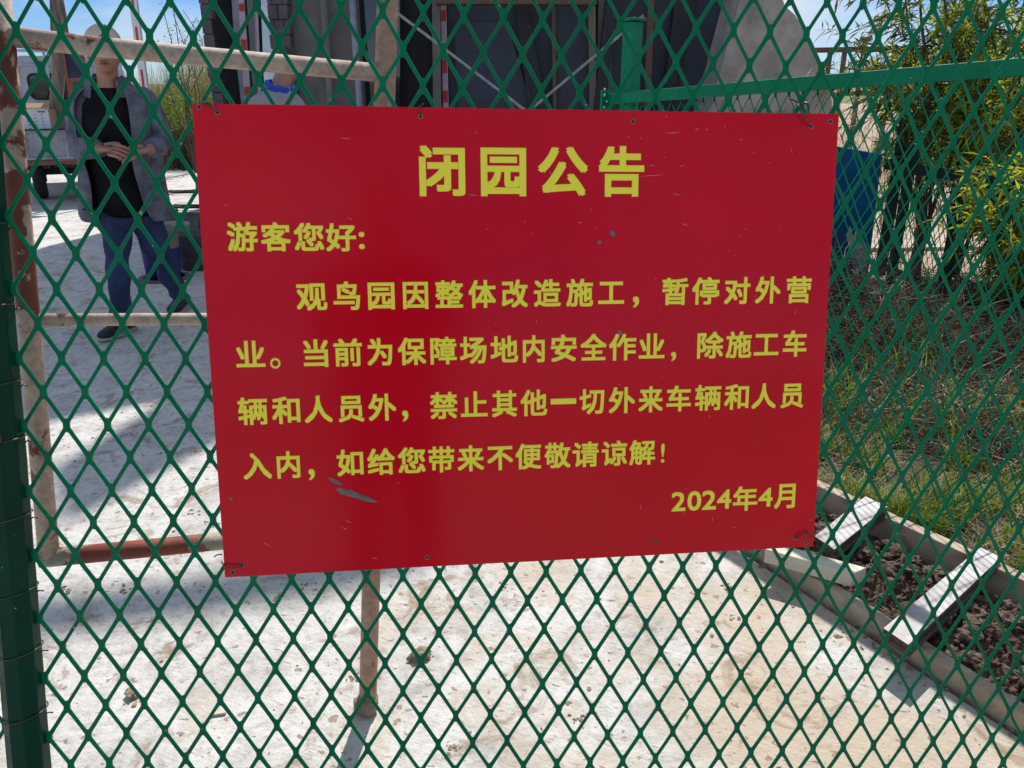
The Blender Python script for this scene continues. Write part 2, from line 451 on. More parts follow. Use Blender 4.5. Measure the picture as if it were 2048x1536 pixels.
M = dict(
    mesh_green=paint_green('green_mesh_paint'),
    post_green=paint_green('green_post_paint', (0.0, 0.046, 0.027), 0.34),
    fence_green=paint_green('green_fence_paint', (0.0, 0.20, 0.10), 0.4),
    dark_green=plain('dark_green_paint', (0.003, 0.022, 0.018), rough=0.6, spec=0.2),
    sign=sign_red(),
    sign_edge=plain('sign_core_edge', (0.55, 0.53, 0.55), rough=0.5),
    yellow=plain('yellow_lettering', (0.98, 0.92, 0.045), (0.95, 0.88, 0.045), 0.4, 5),
    orange=plain('lettering_rim', (0.85, 0.50, 0.12), (0.78, 0.46, 0.11), 0.45, 5),
    scrape=plain('scraped_metal', (0.20, 0.175, 0.17), (0.13, 0.11, 0.11), 0.5, 60),
    scratch=plain('pale_scratch', (0.62, 0.27, 0.30), rough=0.6),
    black=plain('black_hole', (0.012, 0.01, 0.01), rough=0.8),
    wire=plain('dark_tie_wire', (0.10, 0.095, 0.09), (0.05, 0.045, 0.04), 0.38, 30, metal=0.7),
    steel=plain('galvanised_steel', (0.42, 0.42, 0.41), (0.27, 0.26, 0.25), 0.45, 20, metal=0.5),
    frame=rusty('worn_cream_paint', (0.54, 0.40, 0.33), 0.50),
    frame4=rusty('dusty_cream_paint', (0.58, 0.44, 0.37), 0.60),
    frame2=rusty('worn_primer_paint', (0.46, 0.28, 0.20), 0.56, (0.30, 0.13, 0.075), 9),
    frame3=rusty('red_primer_paint', (0.40, 0.35, 0.27), 0.47, (0.27, 0.06, 0.035), 5),
    concrete=concrete_ground(),
    wallc=plain('grey_concrete_wall', (0.44, 0.415, 0.385), (0.25, 0.235, 0.215), 0.85, 3.2, bmp=0.6, bscale=24),
    column=plain('smooth_grey_render', (0.19, 0.18, 0.165), (0.13, 0.124, 0.113), 0.85, 3, bmp=0.2, bscale=40),
    timber=wood('planter_timber', (0.44, 0.345, 0.25), (0.24, 0.17, 0.115)),
    timber_pale=wood('pale_timber', (0.62, 0.58, 0.47), (0.50, 0.45, 0.35)),
    plyw=plain('whitewashed_plywood', (0.62, 0.60, 0.60), (0.30, 0.265, 0.235), 0.7, 9, bmp=0.4, stretch=(1, 1, 1), lo=0.28, hi=0.6),
    ply_edge=plain('plywood_edge', (0.10, 0.075, 0.055), (0.035, 0.028, 0.022), 0.9, 40),
    old_wood=wood('weathered_grey_wood', (0.20, 0.165, 0.13), (0.045, 0.035, 0.028), (0, 0, 0), 2, 0.85, 20),
    soil=plain('dug_soil', (0.19, 0.13, 0.092), (0.07, 0.045, 0.032), 0.95, 25, bmp=0.8, bscale=60),
    brush_shade=plain('painted_brush_shade', (0.085, 0.062, 0.046), (0.035, 0.026, 0.02), 0.95, 9, bmp=0.8, bscale=40),  # dark brown stands in for the shade lying over the brush
    sand=plain('sandy_ground', (0.46, 0.35, 0.25), (0.33, 0.245, 0.17), 0.95, 2.5, bmp=0.8, bscale=14),
    clod=plain('dried_mud', (0.36, 0.29, 0.20), (0.20, 0.15, 0.10), 0.95, 30, bmp=0.6),
    grass=leafmat('green_grass', (0.26, 0.36, 0.035), (0.11, 0.20, 0.02), 0.45, 3),
    straw=leafmat('dry_straw', (0.46, 0.35, 0.22), (0.22, 0.15, 0.09), 0.2, 4),
    twig=plain('dry_twigs', (0.10, 0.07, 0.052), (0.03, 0.021, 0.017), 0.9, 4),  # brown set darker to put the brush's shade into the colour
    leaf=leafmat('willow_leaf', (0.54, 0.57, 0.06), (0.26, 0.36, 0.035), 0.66, 2.6),
    leaf2=leafmat('dark_willow_leaf', (0.13, 0.18, 0.03), (0.05, 0.085, 0.018), 0.5, 2.2),
    reed=leafmat('spring_reed', (0.30, 0.31, 0.10), (0.15, 0.18, 0.05), 0.4, 1.2),
    hedge=leafmat('bright_hedge_leaf', (0.17, 0.25, 0.03), (0.07, 0.12, 0.015), 0.4, 1.5),
    bark=plain('grey_brown_bark', (0.12, 0.09, 0.065), (0.05, 0.04, 0.03), 0.9, 20, bmp=0.5),
    skin=plain('tanned_skin', (0.36, 0.185, 0.125), (0.29, 0.14, 0.095), 0.55, 12),
    lips=plain('lips_skin', (0.23, 0.09, 0.075), rough=0.5),
    hair=plain('short_dark_hair', (0.035, 0.03, 0.028), (0.012, 0.011, 0.01), 0.6, 60, bmp=0.5),
    cap=plain('beige_cotton', (0.58, 0.50, 0.41), (0.46, 0.39, 0.32), 0.9, 10, bmp=0.3, bscale=200),
    jacket=plain('slate_blue_cotton', (0.145, 0.155, 0.205), (0.055, 0.06, 0.088), 0.9, 14, bmp=0.4, bscale=160),
    tshirt=plain('black_cotton', (0.010, 0.010, 0.013), (0.005, 0.005, 0.008), 0.95, 10, spec=0.15),
    darkgrey=plain('dark_grey_cotton', (0.075, 0.072, 0.08), (0.05, 0.048, 0.054), 0.95, 6),
    jeans=plain('blue_denim', (0.020, 0.045, 0.125), (0.006, 0.016, 0.055), 0.9, 5, bmp=0.3, bscale=220),
    shoe=plain('black_shoe_cloth', (0.016, 0.016, 0.02), rough=0.7),
    sole=plain('pale_rubber_sole', (0.42, 0.40, 0.36), rough=0.7),
    greyshirt=plain('grey_cotton_shirt', (0.33, 0.32, 0.35), (0.25, 0.245, 0.27), 0.95, 5, bmp=0.3, bscale=150),
    bluecloth=plain('blue_white_cloth', (0.02, 0.06, 0.42), (0.45, 0.50, 0.65), 0.9, 45, lo=0.38, hi=0.44),
    truck_white=plain('dusty_white_truck_paint', (0.48, 0.525, 0.61), (0.36, 0.40, 0.47), 0.35, 2.5),
    truck_bed=plain('scuffed_grey_truck_paint', (0.34, 0.37, 0.42), (0.18, 0.195, 0.23), 0.5, 5),
    rubber=plain('tyre_rubber', (0.02, 0.02, 0.021), rough=0.85),
    glass=plain('dark_window_glass', (0.015, 0.02, 0.03), rough=0.04, spec=1.0),
    mirror=plain('reflective_window_glass', (0.40, 0.44, 0.48), rough=0.03, metal=0.92),
    redbrown=plain('red_brown_paint', (0.24, 0.075, 0.045), (0.16, 0.05, 0.03), 0.7, 12),
    card=plain('cardboard', (0.40, 0.27, 0.17), (0.33, 0.22, 0.14), 0.9, 6),
    paper=plain('white_printed_paper', (0.66, 0.68, 0.74), (0.58, 0.60, 0.66), 0.7, 4),
    ink=plain('grey_print', (0.20, 0.21, 0.27), rough=0.8),
    white=plain('white_paint', (0.78, 0.78, 0.78), (0.66, 0.66, 0.66), 0.5, 5),
    red=plain('red_paint', (0.62, 0.03, 0.035), (0.5, 0.02, 0.03), 0.5, 6),
    navy=plain('slate_navy_board', (0.034, 0.044, 0.072), (0.024, 0.032, 0.052), 0.55, 3),
    tar=plain('black_bitumen', (0.012, 0.013, 0.018), (0.05, 0.055, 0.065), 0.55, 28, bmp=0.8, bscale=40, lo=0.28, hi=0.45),
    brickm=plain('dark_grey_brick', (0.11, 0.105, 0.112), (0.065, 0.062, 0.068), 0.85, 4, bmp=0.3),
    brick_shaded=plain('shaded_grey_brick', (0.022, 0.022, 0.027), (0.012, 0.012, 0.016), 0.85, 6, bmp=0.3),  # the grey brick darkened, the reveal's shade put into its colour
    mortar=plain('dark_mortar', (0.03, 0.03, 0.03), rough=0.95),
    alu=plain('window_aluminium', (0.30, 0.32, 0.38), (0.22, 0.235, 0.28), 0.4, 8, metal=0.3),
    tape=plain('pink_white_film', (0.55, 0.45, 0.50), (0.45, 0.36, 0.42), 0.4, 10),
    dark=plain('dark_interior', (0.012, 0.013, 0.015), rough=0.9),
    blueboard=plain('blue_painted_board', (0.0, 0.085, 0.20), (0.0, 0.045, 0.13), 0.5, 5, spec=0.12),
    blueboard2=plain('dark_blue_torn_film', (0.006, 0.03, 0.11), (0.004, 0.018, 0.07), 0.5, 14),
    plaster=plain('pale_bare_board', (0.36, 0.36, 0.33), (0.28, 0.28, 0.26), 0.85, 9),
    bucket=plain('blue_plastic', (0.012, 0.014, 0.20), (0.008, 0.009, 0.13), 0.4, 18),
    bucket_top=plain('dusty_brown_plastic', (0.24, 0.20, 0.15), (0.18, 0.15, 0.11), 0.8, 8),
    gold=plain('yellow_print', (0.55, 0.38, 0.04), rough=0.6),
    tub=plain('grey_rubber_tub', (0.11, 0.113, 0.12), (0.07, 0.072, 0.078), 0.7, 8),
    brownrail=plain('brown_wooden_rail', (0.16, 0.10, 0.07), (0.11, 0.07, 0.05), 0.8, 10),
    hill=plain('far_hill_grass', (0.20, 0.22, 0.09), (0.13, 0.15, 0.06), 1.0, 0.3),
)

# ------------------------------------------------------------------ ground
def sheet(name, pts, z, mat, kind='structure'):
    b = MB()
    b.add([(x, y, z) for x, y in pts], [tuple(range(len(pts)))])
    return tag(b.build(name, mat), kind=kind)

sheet('ground', [(-900, -200), (900, -200), (900, 1200), (-900, 1200)], -0.035, M['sand'])
slab_edge = [G(1500, 1114), G(1614, 1190), G(1916, 1400)]
b = MB()
edge = [(2.6, -1.2), (1.32, 1.02), (1.07, 1.46), (0.85, 1.87), (0.74, 2.06), (0.28, 2.95), (-0.2, 4.2), (-0.3, 7.0), (4.6, 7.4), (4.6, 11.2),
        (-3.9, 11.2), (-4.6, 16.0), (-20, 16.0), (-20, -9), (2.6, -9)]
b.prism([(x, y, 0) for x, y in edge], (0, 0, -0.06))
tag(b.build('concrete_pavement', M['concrete']), kind='structure')

def hills():
    b = MB()
    xs = [-300 + 12 * i for i in range(51)]
    rows = []
    for yy, h0 in ((170, 0.0), (230, 7.0), (300, 11.0), (420, 9.0), (600, 0)):
        rows.append([(x * yy / 170, yy, -0.2 + h0 * (0.55 + 0.45 * mnoise.noise(V((x * 0.012, yy * 0.01, 0)))))
                     for x in xs])
    vs = [p for r in rows for p in r]
    n = len(xs)
    b.add(vs, [(i * n + j, i * n + j + 1, (i + 1) * n + j + 1, (i + 1) * n + j) for i in range(len(rows) - 1) for j in range(n - 1)])
    vs = [V((p[0], -p[1] * .9, p[2] * 1.25)) for p in vs]
    b.add(vs, [(i * n + j + 1, i * n + j, (i + 1) * n + j, (i + 1) * n + j + 1) for i in range(len(rows) - 1) for j in range(n - 1)])
    tag(b.build('hills', M['hill'], smooth=True), kind='structure')
hills()

# ------------------------------------------------------------------ the mesh gate, its lattice fitted to the photograph
GA, GB, GN = cv((0.99309, -0.00169, 0.11737)), cv((-0.02186, 0.98738, 0.15682)), cv((-0.11615, -0.1583, 0.98052))
HC = 0.03318                              # half a diamond's width
GO = CAM + cv((-23.29801, -16.62489, 36.10739)) * HC
VS = 1.7252 * HC
def LP(i, j, off=0.0):                    # lattice point, off towards us
    return GO + GA * (i * HC) + GB * (j * VS) - GN * off

def project(p):
    d = p - CAM
    z = d.y * CP - d.z * SP
    if z < 0.05: return (-9999, -9999)
    return (1024 + FPX * d.x / z, 768 - FPX * (d.y * SP + d.z * CP) / z)

def expanded(b, P, inside, irange, jrange, ax, ay, nrm, wid, thk, nw, nh, tilt):
    """expanded metal: strands between stretched knuckles, each strand leaning the same way"""
    q = Quaternion(ax, tilt)
    nn = q @ nrm
    for j in jrange:
        for i in irange:
            if (i + j) % 2 or not inside(i, j): continue
            c = P(i, j)
            jit = V((random.uniform(-1, 1), random.uniform(-1, 1), random.uniform(-1, 1))) * wid * 0.06
            c = c + jit + nrm * 0.0022 * mnoise.noise(c * 5.0)
            up = ay * nh
            # knuckle: a stretched lozenge-like plate
            o = [c - up, c - up * 0.55 + ax * nw / 2, c + up * 0.55 + ax * nw / 2, c + up, c + up * 0.55 - ax * nw / 2, c - up * 0.55 - ax * nw / 2]
            b.prism([p + nn * thk * 0.7 for p in o], -nn * thk * 1.5)
            for s in (-1, 1):
                if not inside(i + s, j + 1): continue
                p0 = c + ay * nh * 0.45 + ax * s * nw * 0.22
                p1 = P(i + s, j + 1) - ay * nh * 0.45 - ax * s * nw * 0.22
                d = (p1 - p0).normalized()
                wdir = nn.cross(d).normalized()
                h = d.cross(wdir)
                pr = []
                wk = random.uniform(.9, 1.1)
                for p, k in ((p0, 1.12), ((p0 * .72 + p1 * .28), 1.0), ((p0 * .28 + p1 * .72), 1.0), (p1, 1.12)):
                    a, t = wdir * wid * k * wk / 2, h * thk / 2
                    ch = wdir * thk * 0.3
                    pr.append([p - a + ch - t, p + a - ch - t, p + a - t * .3, p + a + t * .3, p + a - ch + t, p - a + ch + t, p - a + t * .3, p - a - t * .3])
                vs = [x for r in pr for x in r]
                b.add(vs, [(m * 8 + k, m * 8 + (k + 1) % 8, (m + 1) * 8 + (k + 1) % 8, (m + 1) * 8 + k) for m in range(3) for k in range(8)])

def gate_in(i, j):
    if i < -1: return False
    x, y = project(LP(i, j))
    return -260 < x < 2330 and -330 < y < 1800

t = thing('mesh_gate', 'green expanded metal gate mesh carrying the red notice sign', 'mesh gate', LP(20, 24))
b = MB()
expanded(b, LP, gate_in, range(-1, 62), range(-8, 32), GA, GB, -GN, 0.0069, 0.0030, 0.0104, 0.0125, R(-24))
b.build('mesh_panel', M['mesh_green'], t, clean=False)

# fence panel on the far side of the post
def left_in(i, j):
    return -18 <= i <= -4
t = thing('mesh_fence', 'green expanded metal fence strip at the outer side of the thick green post', 'mesh panel', LP(-8, 24))
b = MB()
LPL = lambda i, j, off=0.0: LP(i + 0.85, j + 0.55, off)
expanded(b, LPL, left_in, range(-18, -3), range(-6, 32), GA, GB, -GN, 0.0069, 0.0030, 0.0104, 0.0125, R(-24))
b.build('mesh_panel', M['mesh_green'], t)

# thick post with tie wires
t = thing('gate_post', 'thick dark green faceted post bound with tie wires', 'post', LP(-2.05, 34))
PX = -2.12
prof = [(-1.0, -0.30), (-0.86, 0.46), (-0.34, 0.92), (0.36, 0.95), (0.90, 0.50), (1.0, -0.25), (0.5, -0.8), (-0.5, -0.8)]
b = MB()
c0, c1 = LP(PX, -6), LP(PX, 34)
def pprof(c, r): return [c + GA * x * r - GN * y * r for x, y in prof]
segs = 60
rings = []
for k in range(segs + 1):
    c = c0.lerp(c1, k / segs)
    wob = 0.0340 * (1 + 0.022 * mnoise.noise(V((k * 0.9, 3.1, 0)))) 
    rings.append(pprof(c + GA * 0.0009 * mnoise.noise(V((k * .5, 0, 7))), wob))
vs = [p for r in rings for p in r]
b.add(vs, [(i * 8 + j, (i + 1) * 8 + j, (i + 1) * 8 + (j + 1) % 8, i * 8 + (j + 1) % 8) for i in range(segs) for j in range(8)])
b.add(rings[0], [tuple(range(8))])
b.build('post_body', M['post_green'], t, bevel=0.003)
for py in (455, 615, 768, 880, 1033, 1180, 1300, 1425):
    c = onplane(30, py, GO, GN)
    j0 = (c - GO).dot(GB) / VS
    b = MB()
    pts = []
    for k in range(25):
        a = 2 * math.pi * k / 24
        pts.append(LP(PX, j0) + GA * 0.0362 * math.cos(a) - GN * 0.0345 * math.sin(a) - GB * (0.007 * math.cos(a)))
    b.tube(pts, 0.0013, 6)
    e = LP(PX, j0) + GA * 0.0362
    b.tube([e + GB * 0.004, e + GA * 0.006 - GN * 0.004, e + GA * 0.011 + GB * 0.003], 0.0013, 6)
    b.build('tie_wire', M['wire'], t, smooth=True)
b = MB()
pt = onplane(18, 868, GO, GN) - GN * 0.034
b.tube([pt + V((0, 0, 0.016)), pt + V((0.002, 0, 0.006)), pt + V((0, -0.002, -0.004)), pt + V((-0.006, -0.002, -0.011))], [0.002, 0.005, 0.006, 0.003], 7)
b.build('twisted_wire_end', M['wire'], t, smooth=True)

# ------------------------------------------------------------------ the red notice
SOFF = 0.014
SP0 = GO - GN * SOFF
def S2(px, py, lift=0.0):
    return onplane(px, py, SP0 - GN * lift, GN)
c4 = [S2(384, 207), S2(1678, 228), S2(1627, 1093), S2(450, 1155)]
SC = sum(c4, V()) / 4
SU = ((c4[1] - c4[0]) + (c4[2] - c4[3])).normalized()
SVd = ((c4[3] - c4[0]) + (c4[2] - c4[1]))
SVd = (SVd - SU * SVd.dot(SU)).normalized()
def uv(px, py):
    d = S2(px, py) - SC
    return d.dot(SU), d.dot(SVd)
def SPT(u, v, lift=0.0):
    return SC + SU * u + SVd * v - GN * lift

sign = thing('notice_sign', 'red notice board with yellow lettering wired to the green mesh', 'sign', SPT(0, 0.40))
b = MB()
outline = []
for a_, b_ in zip(c4, c4[1:] + c4[:1]):
    for k in range(16):
        p = a_.lerp(b_, k / 16)
        outline.append(p + (SVd * 0.0006 + SU * 0.0005) * mnoise.noise(p * 22))
b.add([p for p in outline], [tuple(reversed(range(len(outline))))], 0)
n_ = len(outline)
b.add([p for p in outline] + [p + GN * 0.0038 for p in outline], [(i, (i + 1) % n_, (i + 1) % n_ + n_, i + n_) for i in range(n_)] + [tuple(range(n_, 2 * n_))], 1)
b.build('board', [M['sign'], M['sign_edge']], sign)

# lettering
_glyph = {}
def glyph(ch):
    if ch not in _glyph:
        c = bpy.data.curves.new('glyph', 'FONT')
        c.body = ch
        c.resolution_u = 3
        o = bpy.data.objects.new('glyph', c)
        COL.objects.link(o)
        dg = bpy.context.evaluated_depsgraph_get()
        me = bpy.data.meshes.new_from_object(o.evaluated_get(dg))
        vs = [(v.co.x, v.co.y) for v in me.vertices]
        fs = [tuple(p.vertices) for p in me.polygons]
        bpy.data.meshes.remove(me)
        bpy.data.objects.remove(o)
        bpy.data.curves.remove(c)
        _glyph[ch] = (vs, fs)
    return _glyph[ch]

def put_line(txt, boxes, yl, yr, em_frac, bold):
    """txt with each character's left/right edge in the photograph; yl/yr: (top,bottom) of the line at its ends"""
    b = None
    xa, xb = boxes[0][0], boxes[-1][1]
    for ch, bx in zip(txt, boxes):
        if not b: b = MB()
        x0, x1 = bx[0], bx[1]
        k = ((x0 + x1) / 2 - xa) / max(1, xb - xa)
        top, bot = (yl[0] * (1 - k) + yr[0] * k, yl[1] * (1 - k) + yr[1] * k) if len(bx) < 4 else bx[2:4]
        ym = (top + bot) / 2
        ua, va = uv(x0, ym)
        ub, vb = uv(x1, ym)
        _, vt = uv((x0 + x1) / 2, top)
        _, vbm = uv((x0 + x1) / 2, bot)
        vs, fs = glyph(ch)
        gx0, gx1 = min(p[0] for p in vs), max(p[0] for p in vs)
        gy0, gy1 = min(p[1] for p in vs), max(p[1] for p in vs)
        H = vbm - vt
        em = H / em_frac
        rim = 0.0004
        r = bold * em * (0.25 if ch in '。!' else 1.0)
        fit_y = len(bx) >= 4 or ch.isdigit()
        sx = (ub - ua - 2 * r) / (gx1 - gx0)
        if fit_y:
            sy = (H - 2 * r) / (gy1 - gy0)
            oy = vbm - r + gy0 * sy
        else:
            sy = em * 0.965
            oy = (vt + vbm) / 2 + 0.38 * sy      # CJK em box centre sits 0.38 above the baseline
        ox = ua + r - gx0 * sx
        lay = 0
        for mi, rr, base in ((1, r + rim, 0.00025), (0, r, 0.00060)):
            for dx, dy in ((-1, -1), (1, -1), (1, 1), (-1, 1), (0, 0)):
                lift = base + 0.00004 * lay
                lay += 1
                b.add([SPT(ox + x * sx + dx * rr, oy - y * sy + dy * rr, lift) for x, y in vs], fs, mi)
        if ch in ',。':
            b.build('lettering', [M['yellow'], M['orange']], sign)
            b = None
    if b: b.build('lettering', [M['yellow'], M['orange']], sign)

def B(*a):
    return [(a[i], a[i + 1]) for i in range(0, len(a), 2)]
put_line('闭园公告', B(838.5, 930, 961.6, 1052, 1075.8, 1175.6, 1198, 1288), (290, 392), (293, 392), 0.93, 0.025)
bx = B(454, 515, 521.8, 581.5, 588, 647.5, 651.7, 711.9) + [(718, 729, 464, 498)]
put_line('游客您好:', bx, (443.5, 503), (447, 503), 0.94, 0.020)
bx = B(592.7, 654, 666.8, 720, 736, 789, 806, 856, 870.5, 926, 937, 991.7, 1003.5, 1055.5, 1068, 1121.5, 1132.8, 1186, 1196.6, 1248) + [(1265.6, 1277.8, 593, 615)] + \
     B(1324.6, 1376, 1384, 1438, 1448.7, 1500, 1510.5, 1560.8, 1572.7, 1622)
put_line('观鸟园因整体改造施工,暂停对外营', bx, (564, 622), (552, 606), 0.94, 0.020)
bx = [(471.9, 529.9)] + [(540.5, 561, 716, 737)] + B(607, 656.5, 667.5, 724, 734.5, 784.5, 795.8, 852, 860.9, 913, 919.9, 973, 981, 1036, 1045.8, 1089, 1102, 1153, 1160.8, 1213, 1218, 1272, 1277.8, 1328.8) + \
     [(1342, 1352, 704, 722)] + B(1394.5, 1446.4, 1451.9, 1502.8, 1508, 1557, 1566, 1613)
put_line('业。当前为保障场地内安全作业,除施工车', bx, (681, 738), (660, 713), 0.94, 0.019)
bx = B(476, 535, 544, 600, 608.8, 665, 676.5, 728, 736.8, 792.5) + [(804.8, 816.7, 821, 843)] + B(860, 915, 922, 975, 983.7, 1033.6, 1041, 1094, 1101.5, 1152, 1159, 1208, 1217.6, 1269.8, 1277, 1325.5,
     1333, 1381.6, 1390, 1441.6, 1448.7, 1497, 1503.5, 1551.8, 1561.5, 1606.6)
bx[10] = (1101.5, 1152, 797, 808)
put_line('辆和人员外,禁止其他一切外来车辆和人员', bx, (795, 851), (764, 815), 0.94, 0.019)
bx = B(486, 542.8, 554, 599.8) + [(617.5, 629.8, 938, 960)] + B(674, 726.5, 735, 790, 795.8, 850.6, 857, 908.6, 915, 968, 974.6, 1026, 1031, 1082.8, 1089, 1140.9, 1145, 1197, 1203.7, 1253.7, 1258.5, 1310) + [(1322, 1329, 887, 925)]
put_line('入内,如给您带来不便敬请谅解!', bx, (905, 960), (878, 928), 0.94, 0.019)
bx = [(1343, 1370.7, 984, 1022), (1374.7, 1402, 982, 1021), (1404, 1431.8, 981, 1019), (1434, 1462, 979, 1017), (1466, 1514.5, 972.5, 1021), (1517, 1544.9, 975.7, 1013), (1548.8, 1590, 968, 1016.5)]
put_line('2024年4月', bx, (0, 0), (0, 0), 0.9, 0.020)

# screw holes, each with its bright rim
for px, py in ((398, 214), (435, 225), (841, 233), (1266, 243), (1622, 253), (1661, 243), (466, 1145), (484, 1130), (854, 1115), (1312, 1082), (1590, 1076), (1612, 1085)):
    c = S2(px, py, 0.0003)
    b = MB()
    for r, mi, lf in ((0.0042, 0, 0.0), (0.0024, 1, 0.0004)):
        ring = [c - GN * lf + (SU * math.cos(2 * math.pi * k / 14) + SVd * math.sin(2 * math.pi * k / 14)) * r * (1 + 0.14 * mnoise.noise(V((px + k * 3.3, py, 0)))) for k in range(14)]
        b.add(ring, [tuple(reversed(range(14)))], mi)
    b.build('screw_hole', [M['scrape'], M['black']], sign)

# scrapes and scratches in the film
b = MB()
def scr(x0, y0, x1, y1, wd=0.0006, mi=0):
    p0, p1 = S2(x0, y0, 0.0009), S2(x1, y1, 0.0009)
    d = (p1 - p0).normalized()
    s_ = d.cross(GN) * wd
    b.add([p0, p0.lerp(p1, .5) + s_, p1, p0.lerp(p1, .5) - s_], [(0, 1, 2, 3), ], mi)
for a in ((1330, 266, 1361, 265), (1389, 261, 1399, 256), (1411, 258, 1417, 260), (1332, 230, 1333, 236), (1297, 331, 1311, 331), (1358, 334, 1370, 330), (1277, 353, 1332, 349),
          (1343, 387, 1364, 391), (1361, 446, 1381, 453), (1489, 458, 1493, 458), (1448, 253, 1452, 252), (1478, 280, 1486, 278), (1582, 296, 1585, 308), (934, 389, 957, 391),
          (1457, 500, 1462, 500), (1477, 471, 1481, 471), (681, 276, 702, 278), (446, 409, 458, 411), (952, 262, 953, 269), (1098, 341, 1106, 354), (1256, 271, 1258, 277),
          (1154, 445, 1165, 446), (694, 435, 706, 440), (1072, 640, 1074, 646), (795, 964, 799, 968), (743, 1115, 756, 1118), (690, 1040, 704, 1046), (682, 1054, 696, 1060), (523, 1083, 545, 1095),
          (1366, 1024, 1368, 1030), (1424, 1034, 1425, 1044), (1280, 1008, 1282, 1020), (1618, 1040, 1624, 1040), (1590, 620, 1591, 630), (1418, 830, 1420, 836), (1463, 1056, 1473, 1054), (1236, 770, 1242, 768)):
    scr(*a)
for _ in range(46):
    x, y_ = random.uniform(960, 1640), random.uniform(250, 900)
    a = random.gauss(0.1, 0.6)
    l = random.uniform(2, 7)
    scr(x, y_, x + l * math.cos(a), y_ + l * math.sin(a), 0.0004)
def patch(pts, mi=1):
    b.add([S2(x, y_, 0.00085) for x, y_ in pts], [tuple(reversed(range(len(pts))))], mi)
patch([(672, 979), (677, 975), (684, 977), (690, 981), (701, 979), (713, 985), (722, 989), (738, 995), (748, 1001), (755, 1005), (744, 1004), (728, 1002), (716, 997), (702, 994), (690, 990), (680, 988)])
patch([(657, 955), (664, 955), (672, 960), (681, 965), (685, 971), (676, 969), (668, 966), (661, 962)])
patch([(1219, 465), (1226, 461), (1231, 466), (1229, 474), (1222, 472)])
patch([(1194, 484), (1199, 480), (1204, 485), (1199, 490)])
patch([(1236, 662), (1241, 660), (1243, 668), (1238, 670)])
patch([(458, 996), (463, 994), (467, 999), (461, 1001)])
for k in range(26):
    f_ = k / 26
    scr(676 + 60 * f_ + random.uniform(-4, 4), 975 + 22 * f_ + random.uniform(-3, 3), 690 + 72 * f_, 981 + 24 * f_, 0.0004, 1)
tag(b.build('scratches', [M['scratch'], M['scrape']], sign), kind='stuff')

# wires that hold the board
def wire(pts, r=0.0014):
    b = MB()
    q = []
    P_ = [S2(x, y_, l) for x, y_, l in pts]
    for i in range(len(P_) - 1):
        a_, b_ = P_[max(i - 1, 0)], P_[i]
        c_, d_ = P_[i + 1], P_[min(i + 2, len(P_) - 1)]
        for k in range(5):
            t_ = k / 5
            q.append(0.5 * ((2 * b_) + (c_ - a_) * t_ + (2 * a_ - 5 * b_ + 4 * c_ - d_) * t_ * t_ + (3 * b_ - a_ - 3 * c_ + d_) * t_ ** 3))
    q.append(P_[-1])
    b.tube(q, r, 6)
    b.build('tie_wire', M['wire'], sign, smooth=True)
wire([(436, 226, -.004), (433, 221, .006), (424, 211, .009), (414, 205, .004), (402, 205, -.012)])
wire([(430, 222, .003), (418, 211, .006), (408, 206, .003), (396, 207, -.01)], 0.0010)
wire([(1622, 254, -.004), (1618, 248, .005), (1606, 232, .008), (1599, 215, .004), (1594, 205, -.006), (1584, 199, .002), (1580, 198, .006)])
wire([(1600, 212, -.008), (1612, 206, -.002), (1618, 216, .003), (1616, 224, -.006)], 0.0022)
wire([(486, 1131, -.004), (480, 1133, .006), (465, 1136, .008), (450, 1132, .005), (443, 1124, -.008)])
wire([(444, 1110, -.006), (436, 1109, .003), (428, 1114, .006)], 0.0012)
wire([(1589, 1077, -.004), (1596, 1073, .005), (1612, 1067, .006), (1620, 1069, .004), (1629, 1080, -.006)])
wire([(1616, 1064, .006), (1613, 1057, .010)], 0.0008)
wire([(842, 232, -.004), (840, 224, .003), (838, 214, .002), (846, 208, -.01)], 0.0012)

# ------------------------------------------------------------------ rusty tube frame leaning behind the gate
FL, FR = D(52, 640, 1.40), D(757, 640, 1.60)
base = G(735, 1420)
updir = (FR - base).normalized()
fn = (FR - FL).cross(updir).normalized()
if fn.y < 0: fn = -fn
def FP(px, py): return onplane(px, py, FL, fn)
fr = thing('tube_frame', 'rusty cream painted tubular steel frame leaning behind the mesh', 'steel frame', base)
b = MB()
b.tube([base + (FP(757, 640) - base).normalized() * s_ for s_ in (0.0, 0.5, 1.0, 1.5, 2.1)], 0.0205, 18)
b.build('leg', M['frame2'], fr, smooth=True)
b = MB()
b.ball(base + V((0, 0, 0.02)), 0.03, 0.03, 0.028, 14, 8, fn=lambda p: p * (1 + 0.3 * mnoise.noise(p * 60)))
b.build('mud_collar', M['clod'], fr, smooth=True)
b = MB()
#print('clear', [round((FP(*q) - GO).dot(GN), 3) for q in ((10, 60), (24, 260), (98, 1112), (760, 0), (760, 146), (740, 1200))])
b.tube([FP(-8, -60), FP(24, 260), FP(58, 640), FP(98, 1112)], 0.0185, 18)
b.build('leg', M['frame'], fr, smooth=True)
b = MB()
b.tube([FP(-40, 66), FP(200, 94), FP(760, 146)], 0.0168, 18)
b.build('rail', M['frame4'], fr, smooth=True)
b = MB()
b.tube([FP(66, 640), FP(420, 638), FP(755, 634)], 0.0118, 16)
b.build('rail', M['frame4'], fr, smooth=True)
b = MB()
b.tube([FP(80, 1117), FP(300, 1096), FP(748, 1052)], 0.0185, 18)
b.build('rail', M['frame3'], fr, smooth=True)

